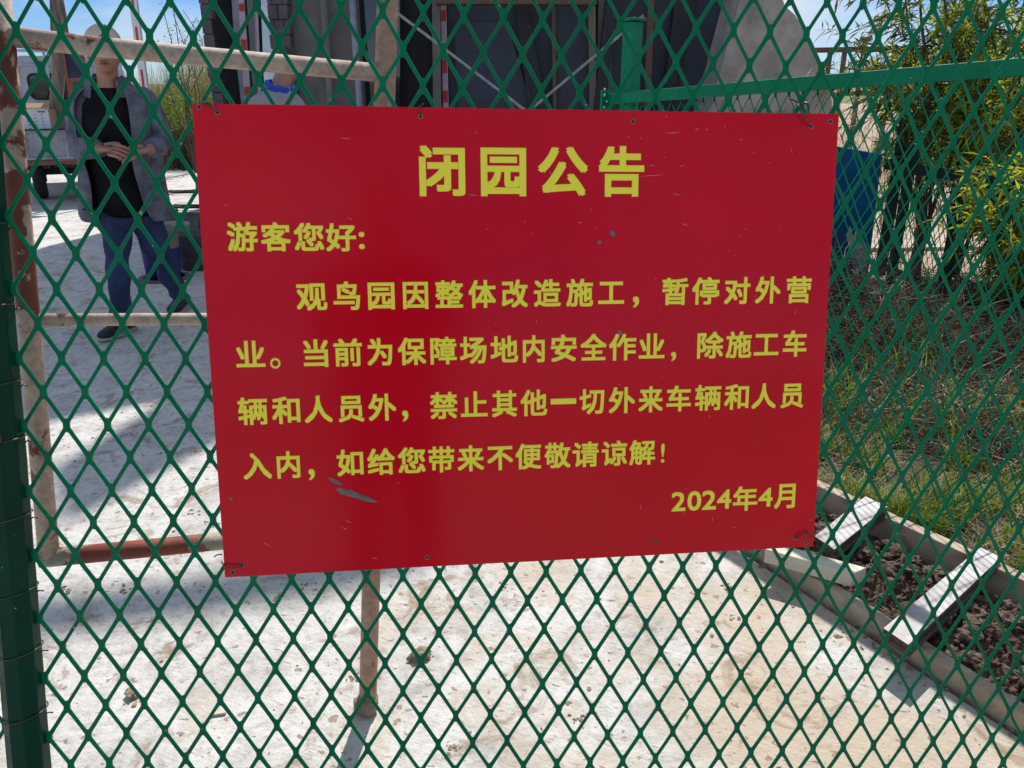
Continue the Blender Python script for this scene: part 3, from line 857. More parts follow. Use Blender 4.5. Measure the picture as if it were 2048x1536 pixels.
# ------------------------------------------------------------------ green fence on the right
def onv(px, py, p0, d):                  # on the upright plane through p0 along d
    n = V((d.y, -d.x, 0))
    return onplane(px, py, p0, n)
fa, fb = G(1640, 950), G(2040, 1128)
fdir = (fb - fa); fdir.z = 0; fdir.normalize()
def RP(px, py): return onv(px, py, fa, fdir)
t = thing('mesh_fence', 'low green expanded metal fence with square top rail running behind the planter', 'fence', RP(1900, 1060))
ra, rb = RP(1216, 198), RP(2048, 134)
rdir = (rb - ra).normalized()
b = MB()
r0, r1 = ra - rdir * 0.02, rb + rdir * 0.55
b.bar(r0, r1, 0.046, 0.046)
b.build('top_rail', M['fence_green'], t, bevel=0.003)
# post with cap and bracket
pp = RP(1262, 200) + V((0.0, 0.05, 0))
b = MB()
rot = Matrix.Rotation(math.atan2(fdir.y, fdir.x) + 0.1, 3, 'Z')
b.box((pp.x, pp.y, 0.825), 0.062, 0.062, 1.65, rot)
b.build('post', M['fence_green'], t, bevel=0.003)
b = MB()
b.box((pp.x, pp.y, 1.660), 0.082, 0.078, 0.012, rot)
b.build('post_cap', M['fence_green'], t, bevel=0.002)
b = MB()
q = ra - rdir * 0.015 + V((0, -0.03, -0.004))
b.box(q, 0.012, 0.07, 0.085, rot)
for k in range(4):
    b.ball(q + V((-0.01 + random.uniform(-.01, .01), -0.03, -0.03 + 0.025 * k)), 0.006, 0.006, 0.006, 7, 5, mi=1)
b.build('bracket', [M['fence_green'], M['steel']], t)
# expanded mesh hung under the rail
CW, CH = 0.029, 0.052
zt = lambda s_: (ra + rdir * s_).z - 0.028
L_ = (r1 - r0).length
fh = V((rdir.x, rdir.y, 0)).normalized()
def RL(i, j):
    s_ = i * CW
    p = V((ra.x, ra.y, 0)) + fh * s_
    return V((p.x, p.y, zt(s_) - j * CH * 1.0))
b = MB()
n_i = int((r1 - ra).length / CW)
expanded(b, RL, lambda i, j: 0 <= i <= n_i and 0 <= j <= 25, range(0, n_i + 1), range(0, 26), fh, V((0, 0, -1)), V((-fh.y, fh.x, 0)) * (1 if V((-fh.y, fh.x, 0)).y < 0 else -1),
         0.0042, 0.0022, 0.006, 0.006, R(-20))
b.build('mesh_panel', M['fence_green'], t)
for i in range(0, n_i, 2):
    b = MB()
    p = RL(i, 0)
    b.tube([p + V((0, -0.004, 0.030)), p + V((0, -0.012, 0.012)), p + V((0, -0.006, -0.012))], 0.0024, 5)
    b.build('rail_hook', M['dark_green'], t)

# second fence further back: low, dark against the sand
bf = [G(1759, 547), G(1877, 600)]
t = thing('back_fence', 'dark green low fence with wide uprights standing on the sand behind', 'fence', bf[0])
def upr(p, hgt, w_=0.085):
    bb = MB()
    bb.box((p.x, p.y, hgt / 2), w_, 0.05, hgt, Matrix.Rotation(0.25, 3, 'Z'))
    bb.build('post', M['dark_green'], t, bevel=0.003)
upr(G(1759, 551), 1.22, 0.075)
upr(G(1780, 566), 1.02, 0.058)
upr(G(1880, 606), 0.92, 0.066)
p2 = G(1880, 606)
bd = (G(2048, 690) - G(1780, 566)); bd.z = 0; bd.normalize()
o2 = G(1780, 566)
upr(o2 + bd * 3.4, 0.92)
ends = (o2 - bd * 0.35, o2 + bd * 3.6)
for z in (0.86, 0.10):
    b = MB()
    b.bar(V((ends[0].x, ends[0].y, z)), V((ends[1].x, ends[1].y, z)), 0.05, 0.075 if z > .5 else 0.04)
    b.build('rail', M['dark_green'], t, bevel=0.003)
def BL(i, j):
    return ends[0] + bd * (i * 0.033) + V((0, 0, 0.83 - j * 0.056))
nb = int(3.95 / 0.033)
bn = V((-bd.y, bd.x, 0))
b = MB()
expanded(b, BL, lambda i, j: 0 <= i <= nb and 0 <= j <= 13, range(nb + 1), range(14), bd, V((0, 0, -1)), bn if bn.y < 0 else -bn, 0.0055, 0.0025, 0.007, 0.007, R(-20))
b.build('mesh_panel', M['dark_green'], t)

# blue board
t = thing('blue_board', 'blue painted board with a torn pale lower corner leaning by the fence', 'board', G(1690, 612))
yb = 5.15
def BB(px, py, dy=0.0): return Y(px, py, yb + dy)
P0, P1, P2, P3 = BB(1560, 273), BB(1762, 309), BB(1727, 602), BB(1540, 610)
nv = V((0.02, 0.025, 0))
b = MB()
b.prism([P0, P1, P2, P3], nv)
b.build('panel', M['blueboard'], t, bevel=0.002)
fw = V((0, -0.004, 0))
b = MB()
tear = [BB(1600, 452), BB(1668, 455), BB(1684, 470), BB(1690, 500), BB(1712, 560), BB(1716, 601), BB(1600, 606)]
b.prism([p + fw * 1.0 for p in tear], V((0, 0.0035, 0)))
b.build('torn_film', M['blueboard2'], t)
b = MB()
tear = [BB(1692, 470), BB(1700, 452), BB(1706, 474), BB(1712, 458), BB(1717, 482), BB(1726, 478), BB(1738, 500), BB(1725, 602), BB(1718, 602), BB(1706, 540)]
b.prism([p + fw * 1.5 for p in tear], V((0, 0.005, 0)))
b.build('bare_patch', M['plaster'], t)

# ------------------------------------------------------------------ planter with crossbars
t = thing('planter_frame', 'long timber planter frame of two boards beside the concrete', 'planter', G(1760, 1120))
def board(top, zt_, zb_, nm):
    bb = MB()
    lo = [V((p.x, p.y, zb_)) for p in top]
    bb.hexa(lo, [V((p.x, p.y, zt_)) for p in top])
    bb.build(nm, mat_t, t, bevel=0.004)
dirp = (G(2003, 1400, .055) - G(1614, 1147, .055)).normalized()
mat_t = M['timber'].copy()
ang = math.atan2(dirp.y, dirp.x)
for nd in mat_t.node_tree.nodes:
    if nd.bl_idname == 'ShaderNodeMapping': nd.inputs['Rotation'].default_value = (0, 0, -ang)
side = V((-dirp.y, dirp.x, 0))
if side.x < 0: side = -side
i0, i1 = G(1614, 1147, .055) - dirp * 0.62, G(2003, 1400, .055) + dirp * 0.9
board([i0, i1, i1 + side * 0.036, i0 + side * 0.036], 0.055, -0.03, 'side_board')
o0, o1 = G(1636, 972, .095), G(2015, 1146, .095)
od = (o1 - o0).normalized()
oside = V((-od.y, od.x, 0))
if oside.x < 0: oside = -oside
o0, o1 = o0 - od * 0.45, o1 + od * 0.8
board([o0, o1, o1 + oside * 0.042, o0 + oside * 0.042], 0.095, -0.03, 'side_board')

def crossbar(pxs, z, lab, thick=0.016, layers=2):
    pts = [G(x, y_, z) for x, y_ in pxs]
    cen = sum(pts, V()) / 4
    th_ = thing('plank', lab, 'plank', (cen.x, cen.y, z - thick * layers - 0.004), 'plywood strips across the planter')
    for k in range(layers):
        bb = MB()
        dz = k * (thick + 0.004)
        sh = V((0.006 * k, -0.003 * k, 0))
        bb.hexa([p + sh + V((0, 0, -dz - thick)) for p in pts], [p + sh + V((0, 0, -dz)) for p in pts])
        o = bb.build('sheet', [M['plyw'] if k == 0 else M['ply_edge']], th_, bevel=0.002)
        if k == 0:
            o.data.materials.append(M['ply_edge'])
            for p in o.data.polygons:
                if abs(p.normal.z) < 0.5: p.material_index = 1
crossbar([(1629, 1072), (1669, 1099), (1775.5, 1013), (1730.6, 992)], 0.118, 'whitish plywood strip laid across the planter near the sign corner')
crossbar([(1766.5, 1256), (1817, 1290), (2003, 1114), (1961, 1094)], 0.114, 'longer whitish plywood strip lying across the middle of the planter')
t = thing('timber_offcut', 'pale squared timber offcut with a nail standing up in it', 'timber', G(1640, 1160))
top = [G(1530, 1098, .11), G(1706, 1147, .11), G(1734, 1135, .11), G(1560, 1088, .11)]
b = MB()
b.hexa([p + V((0, 0, -0.045)) for p in top], top)
b.build('beam', M['timber_pale'], t, bevel=0.003)
b = MB()
nl = G(1654, 1112, .11)
b.tube([nl + V((0, 0, -0.02)), nl + V((0, 0, 0.034))], 0.0013, 7)
b.lathe(nl + V((0, 0, 0.034)), [(0, 0), (0.0032, 0), (0.0032, 0.001), (0, 0.001)], 8)
b.build('nail', M['wire'], t)

# soil bed
b = MB()
nu, nvv = 70, 230
vs = []
for i in range(nu + 1):
    for j in range(nvv + 1):
        u, v_ = i / nu, j / nvv
        a_ = i0.lerp(i1, v_) + side * 0.03
        c_ = o0.lerp(o1, v_) 
        p = a_.lerp(c_, u)
        q = V((p.x * 7, p.y * 7, 0))
        h_ = 0.004 + 0.030 * mnoise.noise(q) + 0.045 * abs(mnoise.noise(q * 2.6)) + 0.030 * abs(mnoise.noise(q * 6)) + 0.016 * mnoise.noise(q * 13) + 0.008 * mnoise.noise(q * 30)
        vs.append((p.x, p.y, h_ * (0.35 + 0.65 * math.sin(math.pi * u))))
b.add(vs, [(i * (nvv + 1) + j, (i + 1) * (nvv + 1) + j, (i + 1) * (nvv + 1) + j + 1, i * (nvv + 1) + j + 1) for i in range(nu) for j in range(nvv)])
tag(b.build('soil', M['soil'], smooth=False), kind='structure')

def lump(b, c, r, mi=0, flat=0.7, n=9, m=6):
    s_ = random.uniform(0, 99)
    sx, sy = random.uniform(.7, 1.3), random.uniform(.7, 1.3)
    b.ball(c, r * sx, r * sy, r * flat, n, m, mi, fn=lambda p: p * (1 + 0.75 * mnoise.noise(p * (1.5 / r) + V((s_, 0, 0))) + .45 * mnoise.noise(p * (4.3 / r) + V((s_, 0, 0)))),
           rot=Matrix.Rotation(random.uniform(0, 6), 3, 'Z'))
b = MB()
for _ in range(1900):
    v_, u = random.random(), random.uniform(0.06, 0.94)
    p = (i0.lerp(i1, v_) + side * 0.04).lerp(o0.lerp(o1, v_), u)
    r = random.choice((0.002, 0.003, 0.003, 0.004, 0.005, 0.006, 0.008, 0.020))
    lump(b, (p.x, p.y, 0.016 + 0.034 * math.sin(math.pi * u) + r * 0.2), r)
tag(b.build('soil_clods', M['soil']), 'brown lumps of dug soil filling the planter', 'soil lumps', kind='stuff')

# mud crumbs on the concrete
b = MB()
def sl_x(y_): 
    return 0.80 - 0.55 * (y_ - 1.9)
for _ in range(620):
    y_ = random.uniform(0.9, 4.6)
    x = random.uniform(-2.4, min(sl_x(y_) - 0.02, 1.2))
    if random.random() > 0.35 + 0.5 * (mnoise.noise(V((x * 2, y_ * 2, 0))) > 0): continue
    r = random.choice((0.0015, 0.002, 0.002, 0.003, 0.003, 0.0055))
    lump(b, (x, y_, r * 0.25), r, 0, 0.55, 7, 5)
for k in range(260):
    a_ = random.random()
    p = i0.lerp(i1, a_) - side * (random.random() ** 2 * 0.11 + 0.004)
    r = random.choice((0.002, 0.003, 0.003, 0.004, 0.007))
    lump(b, (p.x, p.y, r * 0.2), r, 0, 0.5, 7, 5)
for x, y_ in ((266, 1398), (250, 1182), (1000, 1170), (1480, 1240), (1460, 1175), (560, 1200), (610, 1170), (1130, 1410), (1150, 1440), (130, 1180), (420, 1050), (380, 1030), (700, 1360), (900, 1500)):
    for k in range(9):
        p = G(x + random.gauss(0, 11), y_ + random.gauss(0, 6))
        r = random.uniform(0.002, 0.006)
        lump(b, (p.x, p.y, r * .2), r, 0, 0.5, 7, 5)
tag(b.build('mud_crumbs', M['clod']), 'small brown mud crumbs scattered over the pale concrete', 'mud crumbs', kind='stuff')
b = MB()
c = G(838, 1318)
lump(b, (c.x, c.y, 0.010), 0.021, 0, 0.8, 16, 10)
lump(b, (c.x + 0.012, c.y + 0.014, 0.012), 0.014, 0, 0.9, 12, 8)
tag(b.build('mud_clod', M['clod'], smooth=True), 'tan mud clod lying right of the frame leg on the concrete', 'clod')
b = MB()
c = G(265, 1394)
lump(b, (c.x, c.y, 0.008), 0.016, 0, 0.7, 14, 9)
tag(b.build('mud_clod', M['clod'], smooth=True), 'small dark mud clod on the concrete near the thick green post', 'clod')
b = MB()
c = G(436, 1430)
b.bar(c + V((-.018, -.004, .004)), c + V((.018, .004, .004)), 0.008, 0.006)
tag(b.build('wood_chip', M['timber_pale']), 'little pale wood chip lying on the concrete', 'wood chip')

# ------------------------------------------------------------------ grass and dry brush behind the fence
def blade(b, p, h_, w_, lean, az, mi=0, seg=3):
    d = V((math.cos(az), math.sin(az), 0))
    s_ = V((-d.y, d.x, 0))
    L, Rr = [], []
    for k in range(seg + 1):
        t_ = k / seg
        c = p + V((0, 0, h_ * t_ * (1 - 0.25 * lean * t_))) + d * (h_ * lean * t_ * t_)
        ww = w_ * (1 - t_) * 0.5 + 0.0004
        L.append(c - s_ * ww)
        Rr.append(c + s_ * ww)
    b.add(L + Rr, [(k, k + 1, seg + 1 + k + 1, seg + 1 + k) for k in range(seg)], mi)

def inpoly(x, y_, poly):
    c = False
    for i in range(len(poly)):
        x0, y0 = poly[i]
        x1, y1 = poly[i - 1]
        if (y0 > y_) != (y1 > y_) and x < (x1 - x0) * (y_ - y0) / (y1 - y0) + x0: c = not c
    return c
gpoly = [(p.x, p.y) for p in (G(1600, 955), G(2048, 1150), G(2250, 1200), G(2250, 1010), G(2048, 960), G(1850, 900), G(1700, 840), G(1600, 800))]
b = MB()
xs = [p[0] for p in gpoly]; ys = [p[1] for p in gpoly]
for _ in range(26000):
    x, y_ = random.uniform(min(xs), max(xs)), random.uniform(min(ys), max(ys))
    if not inpoly(x, y_, gpoly): continue
    dn = mnoise.noise(V((x * 4, y_ * 4, 0)))
    dn = dn + .6 * mnoise.noise(V((x * 9, y_ * 9, 3)))
    if random.random() > 0.34 + 1.5 * dn: continue
    dry = random.random() < (0.45 - 0.6 * dn)
    if dry: blade(b, V((x, y_, -0.034)), random.uniform(.04, .13), random.uniform(.002, .004), random.uniform(.4, 2.2), random.uniform(0, 6.28), 1)
    else: blade(b, V((x, y_, -0.034)), random.uniform(.05, .15), random.uniform(.004, .009), random.uniform(.2, 1.0), random.uniform(0, 6.28), 0)
tag(b.build('grass', [M['grass'], M['straw']]), 'patch of fresh green grass mixed with straw behind the planter', 'grass', kind='stuff')
def brush_shade():
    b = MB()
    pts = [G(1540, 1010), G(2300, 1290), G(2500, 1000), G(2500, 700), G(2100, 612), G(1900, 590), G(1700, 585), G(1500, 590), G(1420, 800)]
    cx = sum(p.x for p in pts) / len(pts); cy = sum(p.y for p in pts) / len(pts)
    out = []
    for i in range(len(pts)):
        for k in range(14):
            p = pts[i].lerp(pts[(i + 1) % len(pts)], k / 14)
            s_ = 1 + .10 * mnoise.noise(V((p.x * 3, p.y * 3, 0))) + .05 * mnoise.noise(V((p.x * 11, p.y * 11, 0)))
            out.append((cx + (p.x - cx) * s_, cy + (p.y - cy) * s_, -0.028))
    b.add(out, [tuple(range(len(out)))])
    tag(b.build('soil', M['brush_shade']), kind='structure')  # dark sheet laid over the sand as painted shade
brush_shade()
bpoly = [(p.x, p.y) for p in (G(1560, 870), G(1700, 850), G(1850, 900), G(2048, 965), G(2300, 1010), G(2300, 640), G(2048, 630), G(1900, 605), G(1700, 600), G(1560, 600))]
b = MB()
xs = [p[0] for p in bpoly]; ys = [p[1] for p in bpoly]
for _ in range(26000):
    x, y_ = random.uniform(min(xs), max(xs)), random.uniform(min(ys), max(ys))
    if not inpoly(x, y_, bpoly): continue
    hh = 0.42 * (0.5 + mnoise.noise(V((x * 1.2, y_ * 1.2, 5)))) * min(1, max(.15, (y_ - 2.6) / 1.2))
    z = random.uniform(-0.03, max(0.02, hh))
    a_ = random.uniform(0, 6.28)
    l = random.uniform(.06, .26)
    pts = []
    el = random.gauss(0.1, 0.4)
    for k in range(4):
        t_ = k / 3
        pts.append(V((x + math.cos(a_) * l * t_, y_ + math.sin(a_) * l * t_, max(-0.02, z + l * t_ * math.sin(el)))) + V((random.gauss(0, .008), random.gauss(0, .008), random.gauss(0, .008))))
    b.tube(pts, [random.uniform(.0012, .0026), .0018, .0012, .0006], 3, (1 if random.random() < (.42 if y_ < 3.5 + .5 * mnoise.noise(V((x * 3, y_ * 3, 0))) else .05) else 0), caps=False)
for _ in range(900):
    x, y_ = random.uniform(min(xs), max(xs)), random.uniform(min(ys), max(ys))
    if not inpoly(x, y_, bpoly) or mnoise.noise(V((x * 2.2, y_ * 2.2, 8))) < -.05: continue
    for k in range(7):
        blade(b, V((x + random.gauss(0, .03), y_ + random.gauss(0, .03), -.02)), random.uniform(.10, .34), random.uniform(.005, .011), random.uniform(.2, 1.0), random.uniform(0, 6.28), 2)
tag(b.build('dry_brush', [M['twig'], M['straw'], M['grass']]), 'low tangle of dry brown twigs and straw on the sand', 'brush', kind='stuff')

# ------------------------------------------------------------------ the tower under renovation
YF = 9.6
tw = thing('tower_building', 'unfinished tower building with dark brick pillars, slate panels and a sloping concrete buttress', 'building', (0, YF, 0))
def ext(px_t, px_b, yy, z, yt=0, yb_=205):
    a_, c_ = Y(px_t, yt, yy), Y(px_b, yb_, yy)
    k = (z - a_.z) / (c_.z - a_.z)
    p = a_.lerp(c_, k)
    return V((p.x, yy, z))
def strip(nm, mat, xt, xb_, yy, thick, z0=0.0, z1=2.75, parent=None, bevel=0.0):
    bb = MB()
    poly = [ext(xt[0], xb_[0], yy, z0), ext(xt[1], xb_[1], yy, z0), ext(xt[1], xb_[1], yy, z1), ext(xt[0], xb_[0], yy, z1)]
    bb.prism(poly, (0, thick, 0))
    return bb.build(nm, mat, parent or tw, bevel=bevel)
def brick_pillar(xt, xb_, yy, dep, bw, bh, mat):
    """courses of blocks with ragged ends, proud of a mortar core"""
    x0 = (ext(xt[0], xb_[0], yy, 1.2).x + ext(xt[0], xb_[0], yy, 2.4).x) / 2
    x1 = (ext(xt[1], xb_[1], yy, 1.2).x + ext(xt[1], xb_[1], yy, 2.4).x) / 2
    bb = MB()
    bb.box(((x0 + x1) / 2, yy + dep / 2 + 0.01, 1.37), x1 - x0 - 0.012, dep - 0.012, 2.74, None, 1)
    z = 0.0
    row = 0
    while z < 2.7:
        x = x0 - (bw * 0.5 if row % 2 else 0)
        while x < x1 - 0.02:
            a_, c_ = max(x, x0), min(x + bw - 0.008, x1)
            if c_ - a_ > 0.02:
                oy = random.uniform(0, 0.008)
                e0 = random.uniform(-0.012, 0.012) if a_ == x0 else 0
                bb.box(((a_ + c_) / 2 + e0, yy + dep / 2 + oy, z + bh / 2), c_ - a_, dep, bh - 0.010, None, 0)
            x += bw
        z += bh
        row += 1
    return bb.build('brick_pillar', [mat, M['mortar']], tw, bevel=0.003)
brick_pillar((399, 424), (424, 442), YF, 0.35, 0.24, 0.155, M['brickm'])
# recessed brick reveal
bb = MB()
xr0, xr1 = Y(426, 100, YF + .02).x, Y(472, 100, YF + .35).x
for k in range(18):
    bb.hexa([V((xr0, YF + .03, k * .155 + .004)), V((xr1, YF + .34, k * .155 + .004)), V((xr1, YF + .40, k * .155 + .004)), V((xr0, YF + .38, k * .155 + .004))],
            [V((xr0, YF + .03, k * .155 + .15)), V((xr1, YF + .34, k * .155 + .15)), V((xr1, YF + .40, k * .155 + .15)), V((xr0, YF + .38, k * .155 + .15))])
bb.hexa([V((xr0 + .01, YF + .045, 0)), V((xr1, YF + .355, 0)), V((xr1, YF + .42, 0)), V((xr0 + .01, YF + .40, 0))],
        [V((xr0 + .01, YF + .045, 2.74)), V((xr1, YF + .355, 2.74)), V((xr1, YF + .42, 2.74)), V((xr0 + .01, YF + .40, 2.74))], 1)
bb.build('brick_reveal', [M['brick_shaded'], M['mortar']], tw)
win = strip('window', M['alu'], (463, 477), (476, 491), YF + .33, 0.06)
strip('pane', M['glass'], (489, 509), (500, 519), YF + .36, 0.02, parent=tw)
ft = strip('film_strip', M['tape'], (476, 488), (489, 502), YF + .31, 0.03)
for za, zb in ((2.28, 2.36), (1.82, 1.98), (1.36, 1.46), (1.2, 1.28), (0.9, 1.05), (0.5, 0.62)):
    o = strip('red_band', M['red'], (477, 487), (490, 501), YF + .304, 0.004, za, zb, parent=tw)
strip('window_frame', M['alu'], (507, 512), (516, 521), YF + .34, 0.06)
strip('film_strip', M['tape'], (510, 515), (519, 523), YF + .325, 0.02)
strip('window_frame', M['dark'], (515, 519), (523, 527), YF + .335, 0.06)
strip('pane', M['mirror'], (519, 552), (527, 560), YF + .36, 0.02)
brick_pillar((539, 579), (549, 588), YF + .05, 0.3, 0.115, 0.155, M['brickm'])
strip('rendered_wall', M['column'], (578, 712), (590, 726), YF + .22, 0.25)
for a_, c_, r, mt in ((647, 661, 0.043, 'steel'), (704, 719, 0.042, 'alu')):
    bb = MB()
    bb.tube([ext(a_, c_, YF + .12, 0.0), ext(a_, c_, YF + .12, 1.4), ext(a_, c_, YF + .12, 2.75)], r, 14)
    bb.build('standpipe', M['column'] if mt == 'steel' else M['alu'], tw, smooth=True)
strip('pane', M['glass'], (712, 800), (722, 800), YF + .40, 0.02)
strip('window_frame', M['dark'], (798, 866), (800, 868), YF + .55, 0.05)
strip('post', M['column'], (864, 880), (866, 882), YF + .45, 0.08)
strip('film_strip', M['tape'], (881, 892), (886, 897), YF + .62, 0.03)
for za, zb in ((1.62, 1.85), (1.28, 1.42), (2.2, 2.32)):
    strip('red_band', M['red'], (882, 891), (887, 896), YF + .614, 0.004, za, zb)
def lean(nm, mat, xt, xb_, yt_, yb__, thick, z0=0.0, z1=2.62):
    a_, c_ = ext(xt[0], xb_[0], yb__, z0), ext(xt[1], xb_[1], yb__, z0)
    e_, d_ = ext(xt[0], xb_[0], yt_, z1), ext(xt[1], xb_[1], yt_, z1)
    bb = MB()
    bb.prism([a_, c_, d_, e_], (0, thick, 0))
    return bb.build(nm, mat, tw, bevel=0.004)
lean('slate_panel', M['navy'], (893, 1032), (898, 1055), YF + .75, YF + .70, 0.03)
lean('slate_panel', M['navy'], (905, 1000), (915, 1062), YF + .66, YF + .60, 0.03, 0, 2.2)
lean('tarred_post', M['tar'], (1028, 1052), (1056, 1092), YF + .62, YF + .5, 0.12)
strip('batten', M['brownrail'], (1103, 1111), (1106, 1113), YF + .60, 0.05)
lean('slate_panel', M['navy'], (1050, 1104), (1088, 1107), YF + .78, YF + .76, 0.03)
lean('slate_panel', M['navy'], (1111, 1178), (1113, 1180), YF + .7, YF + .66, 0.03)
strip('post', M['old_wood'], (1177, 1191), (1179, 1193), YF + .55, 0.08)
strip('post', M['column'], (1197, 1222), (1193, 1224), YF + .6, 0.08)
lean('tarred_post', M['tar'], (1212, 1236), (1190, 1212), YF + .5, YF + .42, 0.12)
strip('slate_panel', M['navy'], (1234, 1300), (1212, 1296), YF + .74, 0.03)
strip('batten', M['brownrail'], (1296, 1309), (1289, 1302), YF + .55, 0.05)
lean('slate_panel', M['navy'], (1308, 1356), (1300, 1334), YF + .66, YF + .62, 0.03)
lean('tarred_post', M['tar'], (1350, 1394), (1326, 1345), YF + .5, YF + .3, 0.14)
lean('slate_panel', M['navy'], (1390, 1500), (1340, 1440), YF + .58, YF + .5, 0.03)
# sloping concrete buttress
bb = MB()
pl = [(1480, 0), (1566, 0), (1570, 12), (1590, 30), (1601, 48), (1622, 78), (1640, 118), (1655, 150), (1664, 205), (1672, 330), (1380, 330), (1424, 205), (1452, 100)]
bb.prism([Y(x, y_, YF - .25) for x, y_ in pl], (0, 0.8, 0))
tb = [Y(1480, 0, YF - .25), Y(1566, 0, YF - .25)]
bb.prism([tb[0], tb[1], V((tb[1].x - .42, YF - .25, 2.75)), V((tb[0].x + .1, YF - .25, 2.75))], (0, 0.8, 0))
bb.build('concrete_buttress', M['wallc'], tw)
bb = MB()
bb.bar(Y(872, 2, YF + .35), Y(1192, 4, YF + .35), 0.2, 0.075)
bb.build('lintel_beam', M['brownrail'], tw, bevel=0.004)
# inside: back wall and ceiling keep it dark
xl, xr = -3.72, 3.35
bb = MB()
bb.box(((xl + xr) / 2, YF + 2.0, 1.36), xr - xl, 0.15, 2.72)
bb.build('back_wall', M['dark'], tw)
# upper tower (outside the photograph, outlines shaped to throw the shade across the pavement)
TA = math.tan(SUN_AZ)
TE = math.tan(SUN_EL) / math.cos(SUN_AZ)
def T(px, py):
    g = G(px, py)
    dy = YF + 0.6 - g.y
    return V((g.x + dy * TA, YF + .6, dy * TE))
pe = T(205, 483)
up = [V((-3.75, YF + .6, 2.74)), V((-3.75, YF + .6, 5.6)), V((-2.9, YF + .6, 7.4)), T(60, 845) + V((-.4, 0, .3)), T(95, 846), T(332, 801), V((.55, YF + .6, 8.2)), V((1.0, YF + .6, 7.2)), V((3.30, YF + .6, 2.74))]
bb = MB()
bb.prism(up, (0, 1.3, 0))
bb.build('upper_wall', M['wallc'], tw)
bb = MB()
bb.prism([T(95, 945), T(332, 801), T(500, 700), T(560, 820), T(427, 891), T(123, 1056)], (0, 0.05, 0))
bb.build('shade_brace', M['wallc'], tw)  # unseen plate, shaped to throw the slanted shade band
bb = MB()
bb.prism([T(-80, 1215), T(95, 1206), T(480, 1148), T(830, 1085), T(850, 1140), T(700, 1182), T(480, 1222), T(95, 1277), T(-80, 1300)], (0, 0.03, 0))
bb.build('shade_beam', M['wallc'], tw)  # unseen plate, shaped to throw the nearest shade band
bb = MB()
for k in (0.2, 0.95):
    bb.box((k, YF + .7, 9.0), 0.04, 0.04, 2.6)
bb.build('roof_post', M['wallc'], tw)

# two thin scaffold braces in front of the panels
for (a_, c_, lab) in (((805, 34), (1040, 213), 'thin grey scaffold brace sloping down to the right before the slate panels'), ((1243, 68), (1070, 212), 'thin grey scaffold brace sloping down to the left beside the green post')):
    p, q = Y(*a_, 9.2), Y(*c_, 9.0)
    d = q - p
    bb = MB()
    q2 = p + d * ((p.z - 0.02) / (p.z - q.z))
    bb.tube([p - d * .25, p, q, q2], 0.017, 10)
    tag(bb.build('scaffold_brace', M['steel'], smooth=True), lab, 'scaffold brace')

# ------------------------------------------------------------------ people
def skin(verts, edges, radii, mat=None, sub=2, name='body', flat=None):
    me = bpy.data.meshes.new(name)
    me.from_pydata([tuple(v) for v in verts], edges, [])
    o = bpy.data.objects.new(name, me)
    COL.objects.link(o)
    o.modifiers.new('skin', 'SKIN').use_smooth_shade = True
    sv = me.skin_vertices[0].data
    for i, r in enumerate(radii):
        sv[i].radius = r if isinstance(r, tuple) else (r, r)
    sv[0].use_root = True
    if sub:
        o.modifiers.new('sub', 'SUBSURF').levels = sub
    dg = bpy.context.evaluated_depsgraph_get()
    m2 = bpy.data.meshes.new_from_object(o.evaluated_get(dg))
    vs = [V(v.co) for v in m2.vertices]
    fs = [tuple(p.vertices) for p in m2.polygons]
    bpy.data.objects.remove(o)
    bpy.data.meshes.remove(me)
    bpy.data.meshes.remove(m2)
    return vs, fs

